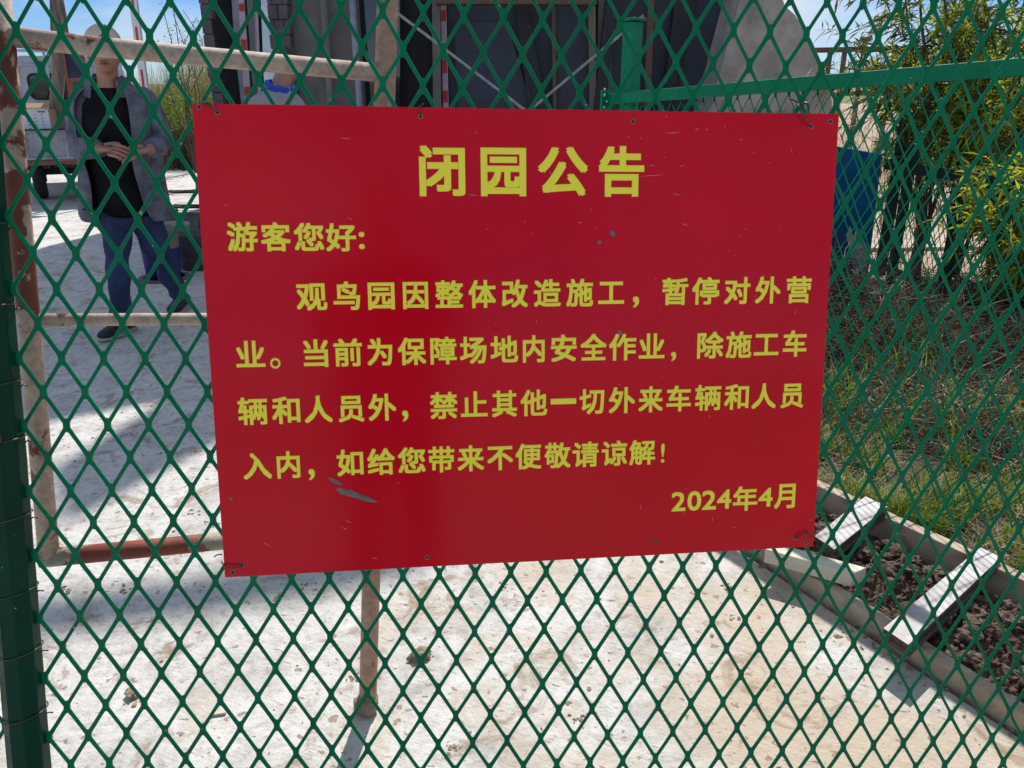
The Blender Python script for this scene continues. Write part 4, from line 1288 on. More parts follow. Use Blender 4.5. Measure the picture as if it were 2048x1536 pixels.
def headmesh(b, c, s_=1.0, yaw=0.0, nod=0.0, mi=0, lip=None):
    """c: centre of the head, front towards -Y"""
    rot = Matrix.Rotation(yaw, 3, 'Z') @ Matrix.Rotation(nod, 3, 'X')
    def f(p):
        z = p.z / 0.118
        x, y_ = p.x, p.y
        if z < 0:                               # jaw narrows
            k = 1 - 0.30 * (-z) ** 1.3
            x *= k
            y_ = y_ * (1 - 0.18 * (-z)) - 0.012 * (-z)
        fr_ = max(0, -y_ / 0.098)
        g = math.exp(-(x / 0.013) ** 2)
        y_ -= 0.026 * g * math.exp(-((z + 0.12) / 0.17) ** 2) * fr_           # nose
        y_ += 0.010 * math.exp(-((abs(x) - 0.032) / 0.016) ** 2) * math.exp(-((z - 0.10) / 0.12) ** 2) * fr_   # sockets
        y_ -= 0.008 * math.exp(-((z - 0.30) / 0.10) ** 2) * math.exp(-(x / 0.05) ** 2) * fr_                   # brow
        y_ -= 0.007 * math.exp(-((z + 0.46) / 0.07) ** 2) * math.exp(-(x / 0.028) ** 2) * fr_                  # lips
        y_ -= 0.010 * math.exp(-((z + 0.82) / 0.14) ** 2) * math.exp(-(x / 0.03) ** 2) * fr_                   # chin
        x += math.copysign(0.006, x) * math.exp(-((z + 0.12) / 0.2) ** 2) * math.exp(-((abs(x) - 0.05) / 0.02) ** 2)
        return V((x, y_, p.z)) * s_
    b.ball(c, 0.078, 0.098, 0.118, 40, 30, mi, f, rot)
    for sx in (-1, 1):
        b.ball(V(c) + rot @ V((sx * 0.079 * s_, 0.004, -0.012)), 0.011 * s_, 0.020 * s_, 0.033 * s_, 10, 8, mi, None, rot @ Matrix.Rotation(-sx * 0.35, 3, 'Z'))
        b.ball(V(c) + rot @ V((sx * 0.031 * s_, -0.080 * s_, 0.012)), 0.012 * s_, 0.010 * s_, 0.006 * s_, 8, 6, 1 if lip else mi, None, rot)
    if lip:
        b.ball(V(c) + rot @ V((0, -0.0905 * s_, -0.056 * s_)), 0.025 * s_, 0.010 * s_, 0.0045 * s_, 12, 6, 1, None, rot)
        b.ball(V(c) + rot @ V((0, -0.0915 * s_, -0.043 * s_)), 0.022 * s_, 0.010 * s_, 0.0035 * s_, 12, 6, 1, None, rot)

def hand(b, wrist, toward, palm_n, s_=1.0, curl=0.6, spread=0.16, mi=0, thumb=1):
    """palm and five separate fingers; toward: wrist to knuckles; palm_n: out of the back of the hand"""
    t_ = V(toward).normalized()
    n_ = V(palm_n)
    n_ = (n_ - t_ * n_.dot(t_)).normalized()
    s = t_.cross(n_) * thumb
    w0 = V(wrist)
    pv = [w0 - t_ * 0.02, w0 + t_ * 0.02 * s_, w0 + t_ * 0.055 * s_, w0 + t_ * 0.088 * s_]
    vs, fs = skin(pv, [(0, 1), (1, 2), (2, 3)], [(0.026, 0.019), (0.030, 0.017), (0.038, 0.016), (0.038, 0.012)])
    b.add(vs, fs, mi)
    for k, (off, ln) in enumerate(((-0.029, .068), (-0.010, .078), (0.010, .073), (0.028, .056))):
        p = w0 + t_ * 0.083 * s_ - s * off * s_
        d = (t_ - s * off * spread * 14).normalized()
        pts = [p - d * .015]
        ang = 0
        for seg in (0.45, 0.32, 0.25):
            ang += curl * random.uniform(.5, .8)
            dd = d * math.cos(ang) - n_ * math.sin(ang)
            p = p + dd * ln * seg * s_
            pts.append(p)
        b.tube(pts, [0.0100 * s_, 0.0095 * s_, 0.0085 * s_, 0.0065 * s_], 8, mi)
        b.ball(pts[-1], .0068 * s_, .0068 * s_, .0068 * s_, 8, 6, mi)
    p = w0 + t_ * 0.025 * s_ + s * 0.026 * s_
    d = (t_ * .75 + s * .55 - n_ * .35).normalized()
    pts = [p - d * .01, p + d * .03 * s_, p + d * .03 * s_ + (d * .6 + t_ * .5 - s * .1).normalized() * .028 * s_, p + d * .03 * s_ + (d * .35 + t_ * .8 - s * .25).normalized() * .052 * s_]
    b.tube(pts, [0.0135 * s_, 0.0118 * s_, 0.0102 * s_, 0.0075 * s_], 8, mi)
    b.ball(pts[-1], .0078 * s_, .0078 * s_, .0078 * s_, 8, 6, mi)

def cloth(vs, amp, sc):
    out = []
    for v in vs:
        d = V((mnoise.noise(v * sc), mnoise.noise(v * sc + V((9, 2, 1))), mnoise.noise(v * sc * .6 + V((3, 7, 5)))))
        out.append(v + d * amp)
    return out

# --- the worker behind the gate
head_c = Y(209, 100, 4.40)
neck = Y(217, 168, 4.43)
chest, belly, pelv = Y(230, 225, 4.44), Y(240, 325, 4.45), Y(250, 408, 4.46)
shL, elL, wrL = Y(172, 190, 4.44), Y(158, 292, 4.41), Y(203, 298, 4.22)
shR, elR, wrR = Y(290, 192, 4.46), Y(328, 288, 4.46), Y(296, 300, 4.25)
hipL, knL, anL, toL = Y(232, 425, 4.45), Y(236, 530, 4.36), Y(245, 655, 4.32), Y(222, 680, 4.20)
hipR, knR, anR, toR = Y(285, 425, 4.48), Y(322, 515, 4.52), Y(362, 598, 4.80), Y(366, 632, 4.70)
man = thing('person', 'man in beige cap and open slate blue jacket with hands together behind the mesh', 'person', (knL.x, 4.35, 0))
b = MB()
vs, fs = skin([pelv, belly, chest, neck, head_c, shL, elL, wrL, shR, elR, wrR, hipL, knL, anL, hipR, knR, anR],
              [(0, 1), (1, 2), (2, 3), (3, 4), (2, 5), (5, 6), (6, 7), (2, 8), (8, 9), (9, 10), (0, 11), (11, 12), (12, 13), (0, 14), (14, 15), (15, 16)],
              [(.12, .09), (.12, .09), (.12, .075), (.052, .052), (.06, .06), .055, .042, .03, .055, .042, .03, .075, .055, .04, .075, .055, .04])
b.add(vs, fs, 0)
headmesh(b, head_c, 1.05, R(18), R(8), 0, True)
random.seed(3)
hand(b, wrL, V((.55, -.25, -.02)), V((-.1, -.8, .6)), 1.0, .45, thumb=-1)
hand(b, wrR, V((-.5, -.35, -.10)), V((.1, -.8, .6)), 1.0, .6, thumb=1)
b.build('body', [M['skin'], M['lips']], man, smooth=True)
# t-shirt
def torso(levels, n, a0, a1, mat, nm, amp=0.012, sc=9, parent=None, thick=0.0, hang=None):
    """levels: (centre, rx, ry); angle 0 = front (-Y), wrapping a0..a1"""
    b = MB()
    vs = []
    cl = (a1 - a0) >= 2 * math.pi - 1e-3
    m_ = n if cl else n + 1
    for li, lv in enumerate(levels):
        c, rx, ry = lv[:3]
        A0, A1 = (lv[3], lv[4]) if len(lv) > 3 else (a0, a1)
        for k in range(m_):
            a = A0 + (A1 - A0) * k / n
            x, y_ = math.sin(a), -math.cos(a)
            x = math.copysign(abs(x) ** 0.85, x)
            y_ = math.copysign(abs(y_) ** 0.85, y_)
            p = V((c.x + x * rx, c.y + y_ * ry, c.z))
            kk = max(0, min(1.0, (li - 1) / 3))
            fold = kk * mnoise.noise(V((k * 0.55, li * 0.22, 3.3))) * amp * 1.2 + kk * mnoise.noise(p * sc) * amp + kk * amp * .9 * mnoise.noise(V((p.x * 26 + p.z * 14, p.z * 9 - p.x * 12, 4.4)))
            vs.append(p + V((x, y_, 0)) * fold)
    fs = []
    for i in range(len(levels) - 1):
        for k in range(n if cl else n):
            k2 = (k + 1) % m_
            if not cl and k + 1 >= m_: continue
            fs.append((i * m_ + k, i * m_ + k2, (i + 1) * m_ + k2, (i + 1) * m_ + k))
    b.add(vs, fs)
    o = b.build(nm, mat, parent, smooth=True)
    if thick:
        s_ = o.modifiers.new('thick', 'SOLIDIFY')
        s_.thickness = thick
    ss = o.modifiers.new('sub', 'SUBSURF')
    ss.levels = ss.render_levels = 1
    return o
def mid(a, c, t_): return a.lerp(c, t_)
lv = [(neck + V((0, 0.0, -0.02)), .066, .062), (neck + V((0, 0, -0.045)), .10, .075), (mid(neck, chest, .6), .155, .105), (chest, .168, .128), (mid(chest, belly, .5), .165, .130), (belly, .165, .135), (mid(belly, pelv, .6), .165, .130), (pelv + V((0, 0, .0)), .172, .132), (pelv + V((0, 0, -.06)), .168, .13)]
torso(lv, 30, 0, 2 * math.pi, M['tshirt'], 't_shirt', .006, 8, man)
# jeans
b = MB()
vs, fs = skin([pelv + V((0, 0, .06)), hipL, mid(hipL, knL, .5), knL, mid(knL, anL, .6), anL + V((0, 0, .01)), hipR, mid(hipR, knR, .5), knR, mid(knR, anR, .6), anR + V((0, -.01, .02))],
              [(0, 1), (1, 2), (2, 3), (3, 4), (4, 5), (0, 6), (6, 7), (7, 8), (8, 9), (9, 10)],
              [(.16, .125), .098, .085, .070, .068, .064, .098, .085, .070, .067, .062])
b.add(cloth(vs, .022, 9), fs)
o = b.build('jeans', M['jeans'], man, smooth=True)
# jacket shell, open at the front
d2 = lambda a: R(a)
jl = [(neck + V((0, .02, .035)), .082, .072, d2(52), d2(308)), (neck + V((0, .01, -.015)), .105, .088, d2(50), d2(310)), (mid(neck, chest, .40), .195, .120, d2(36), d2(318)), (mid(neck, chest, .75), .215, .140, d2(34), d2(318)),
      (mid(chest, belly, .25), .215, .152, d2(37), d2(314)), (mid(chest, belly, .6), .215, .158, d2(36), d2(318)), (belly, .215, .162, d2(32), d2(330)), (mid(belly, pelv, .5), .225, .165, d2(38), d2(338)), (pelv, .235, .165, d2(40), d2(338)), (pelv + V((0, 0, -.05)), .245, .165, d2(46), d2(336)), (pelv + V((.005, 0, -.085)), .245, .162, d2(48), d2(334))]
torso(jl, 34, 0, 0, M['jacket'], 'jacket', .013, 10, man, .006)
for s_, (sh, el, wr) in (('l', (shL, elL, wrL)), ('r', (shR, elR, wrR))):
    b = MB()
    inn = mid(sh, chest, .35)
    pts = [inn + V((0, 0, .0)), sh, mid(sh, el, .5), el, mid(el, wr, .5), mid(el, wr, .93)]
    vs, fs = skin(pts, [(i, i + 1) for i in range(5)], [(.075, .07), .080, .077, .072, .062, .050])
    b.add([v + V((1, 0, .3)) * .007 * mnoise.noise(V((v.z * 34 + v.x * 12, v.x * 8, v.y * 8))) for v in cloth(vs, .022, 16)], fs)
    b.build('sleeve', M['jacket'], man, smooth=True)
# collar
for sx in (-1, 1):
    b = MB()
    c = neck + V((sx * .075, -.03, .0))
    b.add([c + V((-sx * .005, -.045, -.075)), c + V((sx * .045, -.03, -.06)), c + V((sx * .05, .03, .012)), c + V((0, .04, .045)), c + V((-sx * .012, -.02, .02))], [(0, 1, 2, 3, 4)])
    o = b.build('collar', M['jacket'], man)
    o.modifiers.new('t', 'SOLIDIFY').thickness = .006
# cap
b = MB()
hc = head_c + V((0, .0, .038))
rot = Matrix.Rotation(R(18), 3, 'Z') @ Matrix.Rotation(R(8), 3, 'X')
b.ball(hc, .089, .107, .088, 28, 18, 0, lambda p: V((p.x, p.y, p.z if p.z > -.012 else -.012)) * (1 + .03 * mnoise.noise(p * 22)), rot)
br = []
for k in range(13):
    a = math.pi * (k / 12)
    br.append(hc + rot @ V((-.082 * math.cos(a), -.085 - .075 * math.sin(a), -.010 - .018 * math.sin(a))))
back = [hc + rot @ V((-.080 * math.cos(math.pi * k / 12), -.070 - .02 * math.sin(math.pi * k / 12), -.004)) for k in range(13)]
b.add(br + back, [(k, k + 1, 13 + k + 1, 13 + k) for k in range(12)])
cap_o = b.build('cap', M['cap'], man, smooth=True)
b = MB()
for x, z, r in ((0.018, .045, .011), (.036, .050, .009), (.004, .040, .006)):
    b.ball(hc + rot @ V((x, -.094 + abs(x) * .14, z * .9)), r, .006, r * .6, 10, 6, 0, None, rot)
b.build('badge', M['dark_green'], man, smooth=True)
# shoes
def shoe(an, to, nm='shoe', lift=0.0):
    d = V((to.x - an.x, to.y - an.y, 0)).normalized()
    s_ = V((-d.y, d.x, 0))
    c = V((an.x, an.y, lift))
    b = MB()
    def ring(x, w0, h0, z0):
        return [c + d * x + s_ * (w0 * math.cos(a)) + V((0, 0, z0 + h0 * (0.5 + 0.5 * math.sin(a)))) for a in [2 * math.pi * k / 14 for k in range(14)]]
    for prof_, mi in ((((-.085, .018, .05, .022), (-.075, .034, .075, .02), (-.03, .040, .10, .02), (.03, .042, .085, .02), (.10, .048, .06, .018), (.16, .046, .048, .018), (.195, .030, .035, .02), (.205, .010, .02, .024)), 0),
                      (((-.092, .018, .02, 0), (-.08, .038, .024, 0), (0, .043, .024, 0), (.10, .053, .024, 0), (.165, .050, .024, .002), (.205, .030, .022, .006), (.214, .008, .016, .010)), 1)):
        rr = [ring(*q) for q in prof_]
        vs = [p for r in rr for p in r]
        b.add(vs, [(i * 14 + k, i * 14 + (k + 1) % 14, (i + 1) * 14 + (k + 1) % 14, (i + 1) * 14 + k) for i in range(len(rr) - 1) for k in range(14)] + [tuple(reversed(range(14))), tuple(range(len(vs) - 14, len(vs)))], mi)
    b.build(nm, [M['shoe'], M['sole']], man, smooth=True)
fL = G(247, 668)
shoe(V((fL.x, fL.y + .02, 0)), V((fL.x - .05, fL.y - .2, 0)))
fR = G(366, 618)
shoe(V((fR.x, fR.y, 0)), V((fR.x + .01, fR.y - .2, 0)))

# --- second worker, back to us by the pillar
yy = 5.2
n2 = Y(560, 164, yy)
base2 = V((n2.x, yy, 0))
m2_ = thing('person', 'worker in grey shirt and blue scarf seen from behind with head bowed', 'person', base2)
b = MB()
pel2, ch2 = V((n2.x - .05, yy, .86)), V((n2.x - .04, yy + .02, 1.18))
hd2 = n2 + V((.03, .10, .09))
S1, S2_ = Y(500, 222, yy), Y(600, 218, yy)
E1, E2 = S1 + V((-.05, .06, -.28)), S2_ + V((.05, .06, -.28))
W1, W2 = E1 + V((.08, .2, .04)), E2 + V((-.08, .2, .04))
H1, H2 = pel2 + V((-.09, 0, -.04)), pel2 + V((.09, 0, -.04))
vs, fs = skin([pel2, ch2, n2 - V((0, 0, .02)), hd2, S1, E1, W1, S2_, E2, W2, H1, H1 - V((0, -.02, .40)), H1 - V((0, 0, .75)), H2, H2 - V((0, -.02, .40)), H2 - V((0, 0, .75))],
              [(0, 1), (1, 2), (2, 3), (1, 4), (4, 5), (5, 6), (1, 7), (7, 8), (8, 9), (0, 10), (10, 11), (11, 12), (0, 13), (13, 14), (14, 15)],
              [(.13, .10), (.15, .10), (.06, .06), (.06, .06), .055, .042, .03, .055, .042, .03, .075, .055, .04, .075, .055, .04])
b.add(vs, fs)
headmesh(b, hd2 + V((0, .02, .005)), 0.92, R(172), R(38), 0, True)
hand(b, W1, V((.2, .6, -.1)), V((0, .2, 1)), 1, .5, thumb=1)
hand(b, W2, V((-.2, .6, -.1)), V((0, .2, 1)), 1, .5, thumb=-1)
b.build('body', [M['skin'], M['lips']], m2_, smooth=True)
lv = [(n2 + V((0, 0, -.035)), .062, .058), (n2 + V((-.02, .0, -.055)), .105, .085), (n2 + V((-.045, 0, -.10)), .175, .11), (mid(n2, ch2, .75), .20, .13), (ch2, .205, .14), (mid(ch2, pel2, .6), .19, .14), (pel2, .19, .14), (pel2 - V((0, 0, .08)), .19, .14)]
torso(lv, 30, 0, 2 * math.pi, M['greyshirt'], 'shirt', .010, 8, m2_)
for sh, el, wr in ((S1, E1, W1), (S2_, E2, W2)):
    b = MB()
    vs, fs = skin([mid(sh, ch2, .4), sh, mid(sh, el, .5), el, mid(el, wr, .85)], [(i, i + 1) for i in range(4)], [.075, .082, .075, .066, .05])
    b.add(cloth(vs, .016, 14), fs)
    b.build('sleeve', M['greyshirt'], m2_, smooth=True)
b = MB()
vs, fs = skin([pel2, H1, H1 - V((0, -.02, .40)), H1 - V((0, 0, .74)), H2, H2 - V((0, -.02, .40)), H2 - V((0, 0, .74))], [(0, 1), (1, 2), (2, 3), (0, 4), (4, 5), (5, 6)], [(.16, .12), .105, .085, .07, .105, .085, .07])
b.add(cloth(vs, .018, 9), fs)
b.build('trousers', M['tshirt'], m2_, smooth=True)
b = MB()
for k_, rr in ((0, .019), (1, .017)):
    b.tube([n2 + V((.078 * math.cos(a), .062 * math.sin(a) - .01, -.025 - .015 * k_ + .02 * math.cos(a) * -1 + .012 * math.sin(a))) for a in [2 * math.pi * q / 24 for q in range(25)]], rr, 8)
b.build('scarf', M['bluecloth'], m2_, smooth=True)
b = MB()
b.ball(hd2 + V((0, .015, .028)), .078, .094, .098, 20, 14, 0, lambda p: p * (1 + .06 * mnoise.noise(p * 40)))
b.build('hair', M['hair'], m2_, smooth=True)
man_save = man
man = m2_
for H_ in (H1, H2):
    shoe(V((H_.x, H_.y, 0)), V((H_.x, H_.y + .2, 0)))
man = man_save

# ------------------------------------------------------------------ small truck, seen from behind
TY = 10.2
tx0, tx1 = Y(22, 260, TY).x, Y(22, 260, TY).x + 1.66
tc_ = (tx0 + tx1) / 2
tr = thing('truck', 'small white flatbed truck with grey tailgate parked behind the man, seen from the rear', 'truck', (tc_, TY + 1, 0))
zf = 0.56                                  # bed floor
b = MB()
b.box((tc_, TY + 0.02, 0.755), 1.64, 0.03, 0.37)
for k in range(4):
    b.box((tx0 + .12 + k * .46, TY - 0.004, 0.755), 0.035, 0.03, 0.33)
b.box((tc_, TY - 0.004, 0.93), 1.62, 0.034, 0.03)
b.box((tc_, TY - 0.004, 0.60), 1.62, 0.034, 0.03)
b.build('tailgate', M['truck_bed'], tr, bevel=0.006)
b = MB()
b.box((tc_, TY - .005, 0.952), 1.60, 0.055, 0.014)
for k in range(7):
    b.box((tx0 + .16 + k * .23, TY - .02, 0.958), random.uniform(.1, .2), 0.05, 0.01, Matrix.Rotation(random.gauss(0, .05), 3, 'Y'))
b.build('gate_strip', M['rubber'], tr)
for sx, x in ((-1, tx0), (1, tx1)):
    b = MB()
    b.box((x, TY + 1.0, 0.755), 0.03, 1.95, 0.36)
    for k in range(5):
        b.box((x + sx * .016, TY + .15 + .42 * k, .755), .02, .03, .33)
    b.build('side_gate', M['truck_bed'], tr, bevel=0.005)
b = MB()
b.box((tc_, TY + 1.0, zf - .02), 1.62, 1.98, 0.05)
b.build('bed_floor', M['truck_bed'], tr)
b = MB()
b.box((tc_, TY + .0, 0.545), 1.66, 0.06, 0.045)
b.build('rear_sill', M['redbrown'], tr, bevel=.004)
b = MB()
for x in (tc_ - .35, tc_ + .35):
    b.box((x, TY + 1.4, .46), .07, 3.0, .10)
b.box((tc_, TY + .95, .36), 1.2, .08, .08)
b.ball((tc_, TY + .95, .34), .14, .14, .13, 12, 8)
b.box((tc_ + .1, TY + .45, .42), .35, .3, .12)
b.build('chassis', M['rubber'], tr)
def wheel(x, y_):
    wv = bpy.data.objects.new('wheel', None)
    b = MB()
    b.lathe((x, y_, .27), [(.16, -.075), (.235, -.08), (.262, -.055), (.27, -.02), (.27, .02), (.262, .055), (.235, .08), (.16, .075)], 28, 0, (1, 0, 0))
    o = b.build('wheel', M['rubber'], tr, smooth=True)
    b = MB()
    b.lathe((x, y_, .27), [(0, -.03), (.10, -.03), (.15, -.06), (.165, -.076), (.165, .076), (.15, .06), (.10, .03), (0, .03)], 24, 0, (1, 0, 0))
    r_ = b.build('rim', M['steel'], tr, smooth=True)
    r_.parent = o
    bpy.data.objects.remove(wv)
for x in (tx0 + .18, tx1 - .18):
    wheel(x, TY + .95)
    wheel(x, TY + 3.3)
# cab
cy = TY + 2.08
prof = [(-.80, .50), (-.80, 1.30), (-.765, 1.72), (-.70, 1.86), (-.58, 1.915), (.58, 1.915), (.70, 1.86), (.765, 1.72), (.80, 1.30), (.80, .50)]
b = MB()
b.prism([(tc_ + x, cy, z) for x, z in prof], (0, 1.5, 0))
b.build('cab', M['truck_white'], tr, bevel=.03)
b = MB()
pr2 = [(-.70, .92), (-.70, 1.34), (-.665, 1.70), (-.60, 1.79), (.60, 1.79), (.665, 1.70), (.70, 1.34), (.70, .92)]
rim_ = [V((tc_ + x, cy - .012, z)) for x, z in pr2]
b.tube(rim_, .014, 8)
for k in range(9):
    b.box((tc_ - .48 + k * .12, cy - .012, 1.06), .05, .03, .30)
b.box((tc_, cy - .02, 0.96), 1.5, .04, .04)
b.build('rear_panel_ribs', M['truck_white'], tr, smooth=False, bevel=.006)
for x0_, x1_ in ((-.56, .56),):
    b = MB()
    def rr_(x0, x1, z0, z1, r, y_):
        out = []
        for cx, cz, a0 in ((x1 - r, z1 - r, 0), (x0 + r, z1 - r, 90), (x0 + r, z0 + r, 180), (x1 - r, z0 + r, 270)):
            for k in range(6):
                a = R(a0 + 90 * k / 5)
                out.append(V((tc_ + cx + r * math.cos(a), y_, cz + r * math.sin(a))))
        return out
    b.prism(rr_(x0_, x1_, 1.30, 1.67, .09, cy - .014), (0, .02, 0))
    wf = b.build('rear_window', M['rubber'], tr)
    b = MB()
    b.prism(rr_(x0_ + .03, x1_ - .03, 1.33, 1.64, .07, cy - .019), (0, .02, 0))
    o = b.build('pane', M['glass'], tr)
    o.parent = wf
b = MB()
for x in (-.72, -.28, .28, .72):
    b.tube([(tc_ + x, cy - .09, .95), (tc_ + x, cy - .09, 1.97)], .018, 8)
b.tube([(tc_ - .74, cy - .09, 1.97), (tc_ + .74, cy - .09, 1.97)], .02, 8)
b.tube([(tc_ - .74, cy - .09, 1.2), (tc_ + .74, cy - .09, 1.2)], .014, 8)
b.build('head_rack', M['truck_white'], tr, smooth=True)

tr_rot = R(30)
piv = V((tx0, TY, 0))
tr.rotation_euler = (0, 0, tr_rot)
tr.location = piv + Matrix.Rotation(tr_rot, 3, 'Z') @ (V(tr.location) - piv)
# things in the bed
cx_ = Y(70, 230, TY + .35)
t = thing('cardboard_box', 'open brown cardboard box with a white printed side standing in the truck bed', 'box', (cx_.x, TY + .35, zf + .01))
b = MB()
rz = Matrix.Rotation(.06, 3, 'Z')
b.box((cx_.x, TY + .52, zf + .325), .36, .30, .62, rz)
b.build('carton', M['card'], t, bevel=.004)
b = MB()
b.box((cx_.x, TY + .366, zf + .47), .33, .008, .32, rz)
pp_ = b.build('printed_side', M['paper'], t)
b = MB()
for r_ in range(7):
    for c_ in range(3):
        if r_ < 2 and c_ == 0: continue
        b.box(rz @ V((-.10 + c_ * .09, 0, .10 - r_ * .042)) + V((cx_.x, TY + .3605, zf + .47)), random.uniform(.03, .07) if c_ == 0 else .018, .002, .012, rz)
b.box(rz @ V((.08, 0, .135)) + V((cx_.x, TY + .3605, zf + .47)), .10, .002, .02, rz)
o = b.build('print', M['ink'], t)
o.parent = pp_
b = MB()
b.box((cx_.x + .02, TY + .36, zf + .68), .34, .12, .006, Matrix.Rotation(.5, 3, 'X'))
b.build('flap', M['card'], t)
# weathered trunks standing in the bed
tp = [Y(108, -30, TY + .75), Y(112, 60, TY + .72), Y(117, 140, TY + .66), Y(112, 215, TY + .6)]
tp.append(V((tp[-1].x, TY + .6, zf + .01)))
b = MB()
b.tube([p + V((random.gauss(0, .006), 0, 0)) for p in tp], [.065, .072, .078, .082, .085], 14)
b2 = [Y(119, -30, TY + .6), Y(126, 50, TY + .62), Y(133, 68, TY + .65)]
o = b.build('wooden_post', M['old_wood'], smooth=True)
tag(o, 'thick weathered grey log standing upright in the truck bed', 'log')
b = MB()
b.tube([Y(116, -40, TY + .50), Y(127, 30, TY + .52), Y(136, 100, TY + .5), V((Y(140, 200, TY + .48).x, TY + .48, zf + .01))], [.03, .034, .036, .038], 10)
tag(b.build('wooden_post', M['old_wood'], smooth=True), 'thinner dark log leaning beside the thick grey log in the truck bed', 'log')
t = thing('framed_pane', 'brown framed glass pane leaning upright in the truck bed beside the logs', 'framed pane', Y(150, 160, TY + .38))
q0, q1, q2, q3 = Y(124, 88, TY + .42), Y(163, 92, TY + .42), Y(172, 158, TY + .3), Y(136, 160, TY + .3)
for a_, c_ in ((q0, q1), (q1, q2), (q2, q3), (q3, q0)):
    b = MB()
    b.bar(a_, c_, .04, .03, (0, 1, 0.1))
    b.build('frame_bar', M['redbrown'], t)
b = MB()
b.prism([q0, q1, q2, q3], (0, .008, 0))
b.build('pane', M['glass'], t)
b = MB()
for q in (q3, q2):
    b.bar(q, V((q.x, TY + .25, zf + .01)), .04, .03, (0, 1, 0))
b.build('leg', M['redbrown'], t)

# red and white barrier pole
t = thing('barrier_pole', 'white barrier pole with red dashes rising beside the man in the cap', 'barrier pole', Y(300, 330, 9.0))
b = MB()
q0, q1 = Y(259, -60, 9.0), Y(291, 190, 9.0)
dd = (q1 - q0).normalized()
q2 = q1 + dd * ((q1.z - .02) / -dd.z)
b.bar(q0, q2, .085, .04, (0, -1, 0))
b.build('pole', M['white'], t, bevel=.006)
for k in range(12):
    a_ = Y(263, -20 + 0, 9.0).lerp(q2, 0) 
    p = q0 + dd * (.12 + .42 * k)
    if p.z < .3: break
    b = MB()
    b.bar(p + V((0, -.0225, 0)), p + dd * .24 + V((0, -.0225, 0)), .024, .003, (0, -1, 0))
    b.build('red_dash', M['red'], t)
b = MB()
b.box((q2.x, 9.0, .06), .3, .3, .12)
b.build('foot_block', M['tub'], t, bevel=.01)

# buckets and tubs behind the man
bp = G(312, 566)
bp = V((bp.x, bp.y + .16, 0))
t = thing('bucket', 'blue plastic bucket with a yellow print and brown top behind the man\'s legs', 'bucket', bp)
b = MB()
b.lathe(bp, [(0, .012), (.128, .012), (.140, .25)], 32)
b.build('bucket_body', M['bucket'], t, smooth=True)
b = MB()
b.lathe(bp, [(.1405, .25), (.147, .38), (.152, .385), (.152, .40), (.140, .402), (.13, .36), (0, .35)], 32)
b.build('bucket_rim', M['bucket_top'], t, smooth=True)
b = MB()
b.lathe(bp, [(0, .0), (.19, .0), (.195, .008), (.19, .018), (.15, .016)], 32)
b.build('base_tray', M['tub'], t, smooth=True)
b = MB()
for k in range(9):
    a = R(255 + k * 3.2)
    r_ = .1425
    z = .205 + random.uniform(-.004, .004)
    b.ball(bp + V((r_ * math.cos(a), r_ * math.sin(a), z)), .005, .004, random.uniform(.006, .014), 6, 5)
b.build('yellow_print', M['gold'], t)
def tub(px, py, r, h_, lab, mat, rimmat, name='bucket'):
    c = G(px, py)
    t = thing(name, lab, 'bucket', c)
    b = MB()
    b.lathe(c, [(0, .004), (r * .8, .004), (r, h_), (r * 1.04, h_ + .004), (r * 1.04, h_ + .018), (r * .96, h_ + .016), (r * .78, .03), (0, .03)], 28)
    b.build('bucket_body', mat, t, smooth=True)
    b = MB()
    b.tube([c + V((r * 1.03 * math.cos(a), r * 1.03 * math.sin(a) - .01, h_ - .05 - .10 * math.sin(math.pi * k / 16))) for k, a in [(k, math.pi + math.pi * k / 16) for k in range(17)]], .004, 6)
    b.build('handle', M['wire'], t, smooth=True)
tub(352, 520, .15, .30, 'pale rimmed plastic bucket standing right of the blue bucket', M['plaster'], None)
tub(398, 536, .17, .28, 'grey rubber bucket by the left edge of the red sign', M['tub'], None)
cc = G(372, 468)
t = thing('mortar_trough', 'dusty grey mixing trough on the ground behind the buckets', 'trough', cc)
b = MB()
lo = [cc + V((x, y_, 0)) for x, y_ in ((-.2, -.15), (.2, -.15), (.2, .15), (-.2, .15))]
hi = [cc + V((x * 1.25, y_ * 1.25, .2)) for x, y_ in ((-.2, -.15), (.2, -.15), (.2, .15), (-.2, .15))]
for i in range(4):
    j = (i + 1) % 4
    b.prism([lo[i], lo[j], hi[j], hi[i]], (cc - (lo[i] + lo[j]) / 2).normalized() * .02)
b.prism(lo, (0, 0, .02))
b.build('trough_shell', M['tub'], t, bevel=.004)
for (x, y_, n_l, lab) in ((372, 388, 7, 'tangle of black wire lying on the sunlit concrete beyond the trough'), (384, 418, 5, 'smaller dark cable coil on the concrete near the sign edge')):
    c = G(x, y_)
    b = MB()
    pts = []
    for k in range(n_l * 14):
        a = 2 * math.pi * k / 14
        rr = .20 + .10 * mnoise.noise(V((k * .13, y_, 0)))
        pts.append(c + V((rr * 1.3 * math.cos(a) + .06 * mnoise.noise(V((k * .2, 1, 0))), rr * .6 * math.sin(a), .03 + .03 * abs(mnoise.noise(V((k * .3, 5, y_)))))))
    b.tube(pts, .011, 6)
    tag(b.build('cable_coil', M['rubber'], smooth=True), lab, 'cable')
t = G(345, 331)
b = MB()
for k in range(5):
    b.box((t.x - .5 + k * .42, t.y + .1 * random.random(), .12), .40, .2, .24, Matrix.Rotation(random.gauss(0, .06), 3, 'Z'))
tag(b.build('brick_kerb', M['redbrown'], bevel=.02), 'short row of reddish kerb blocks at the foot of the hedge', 'kerb')

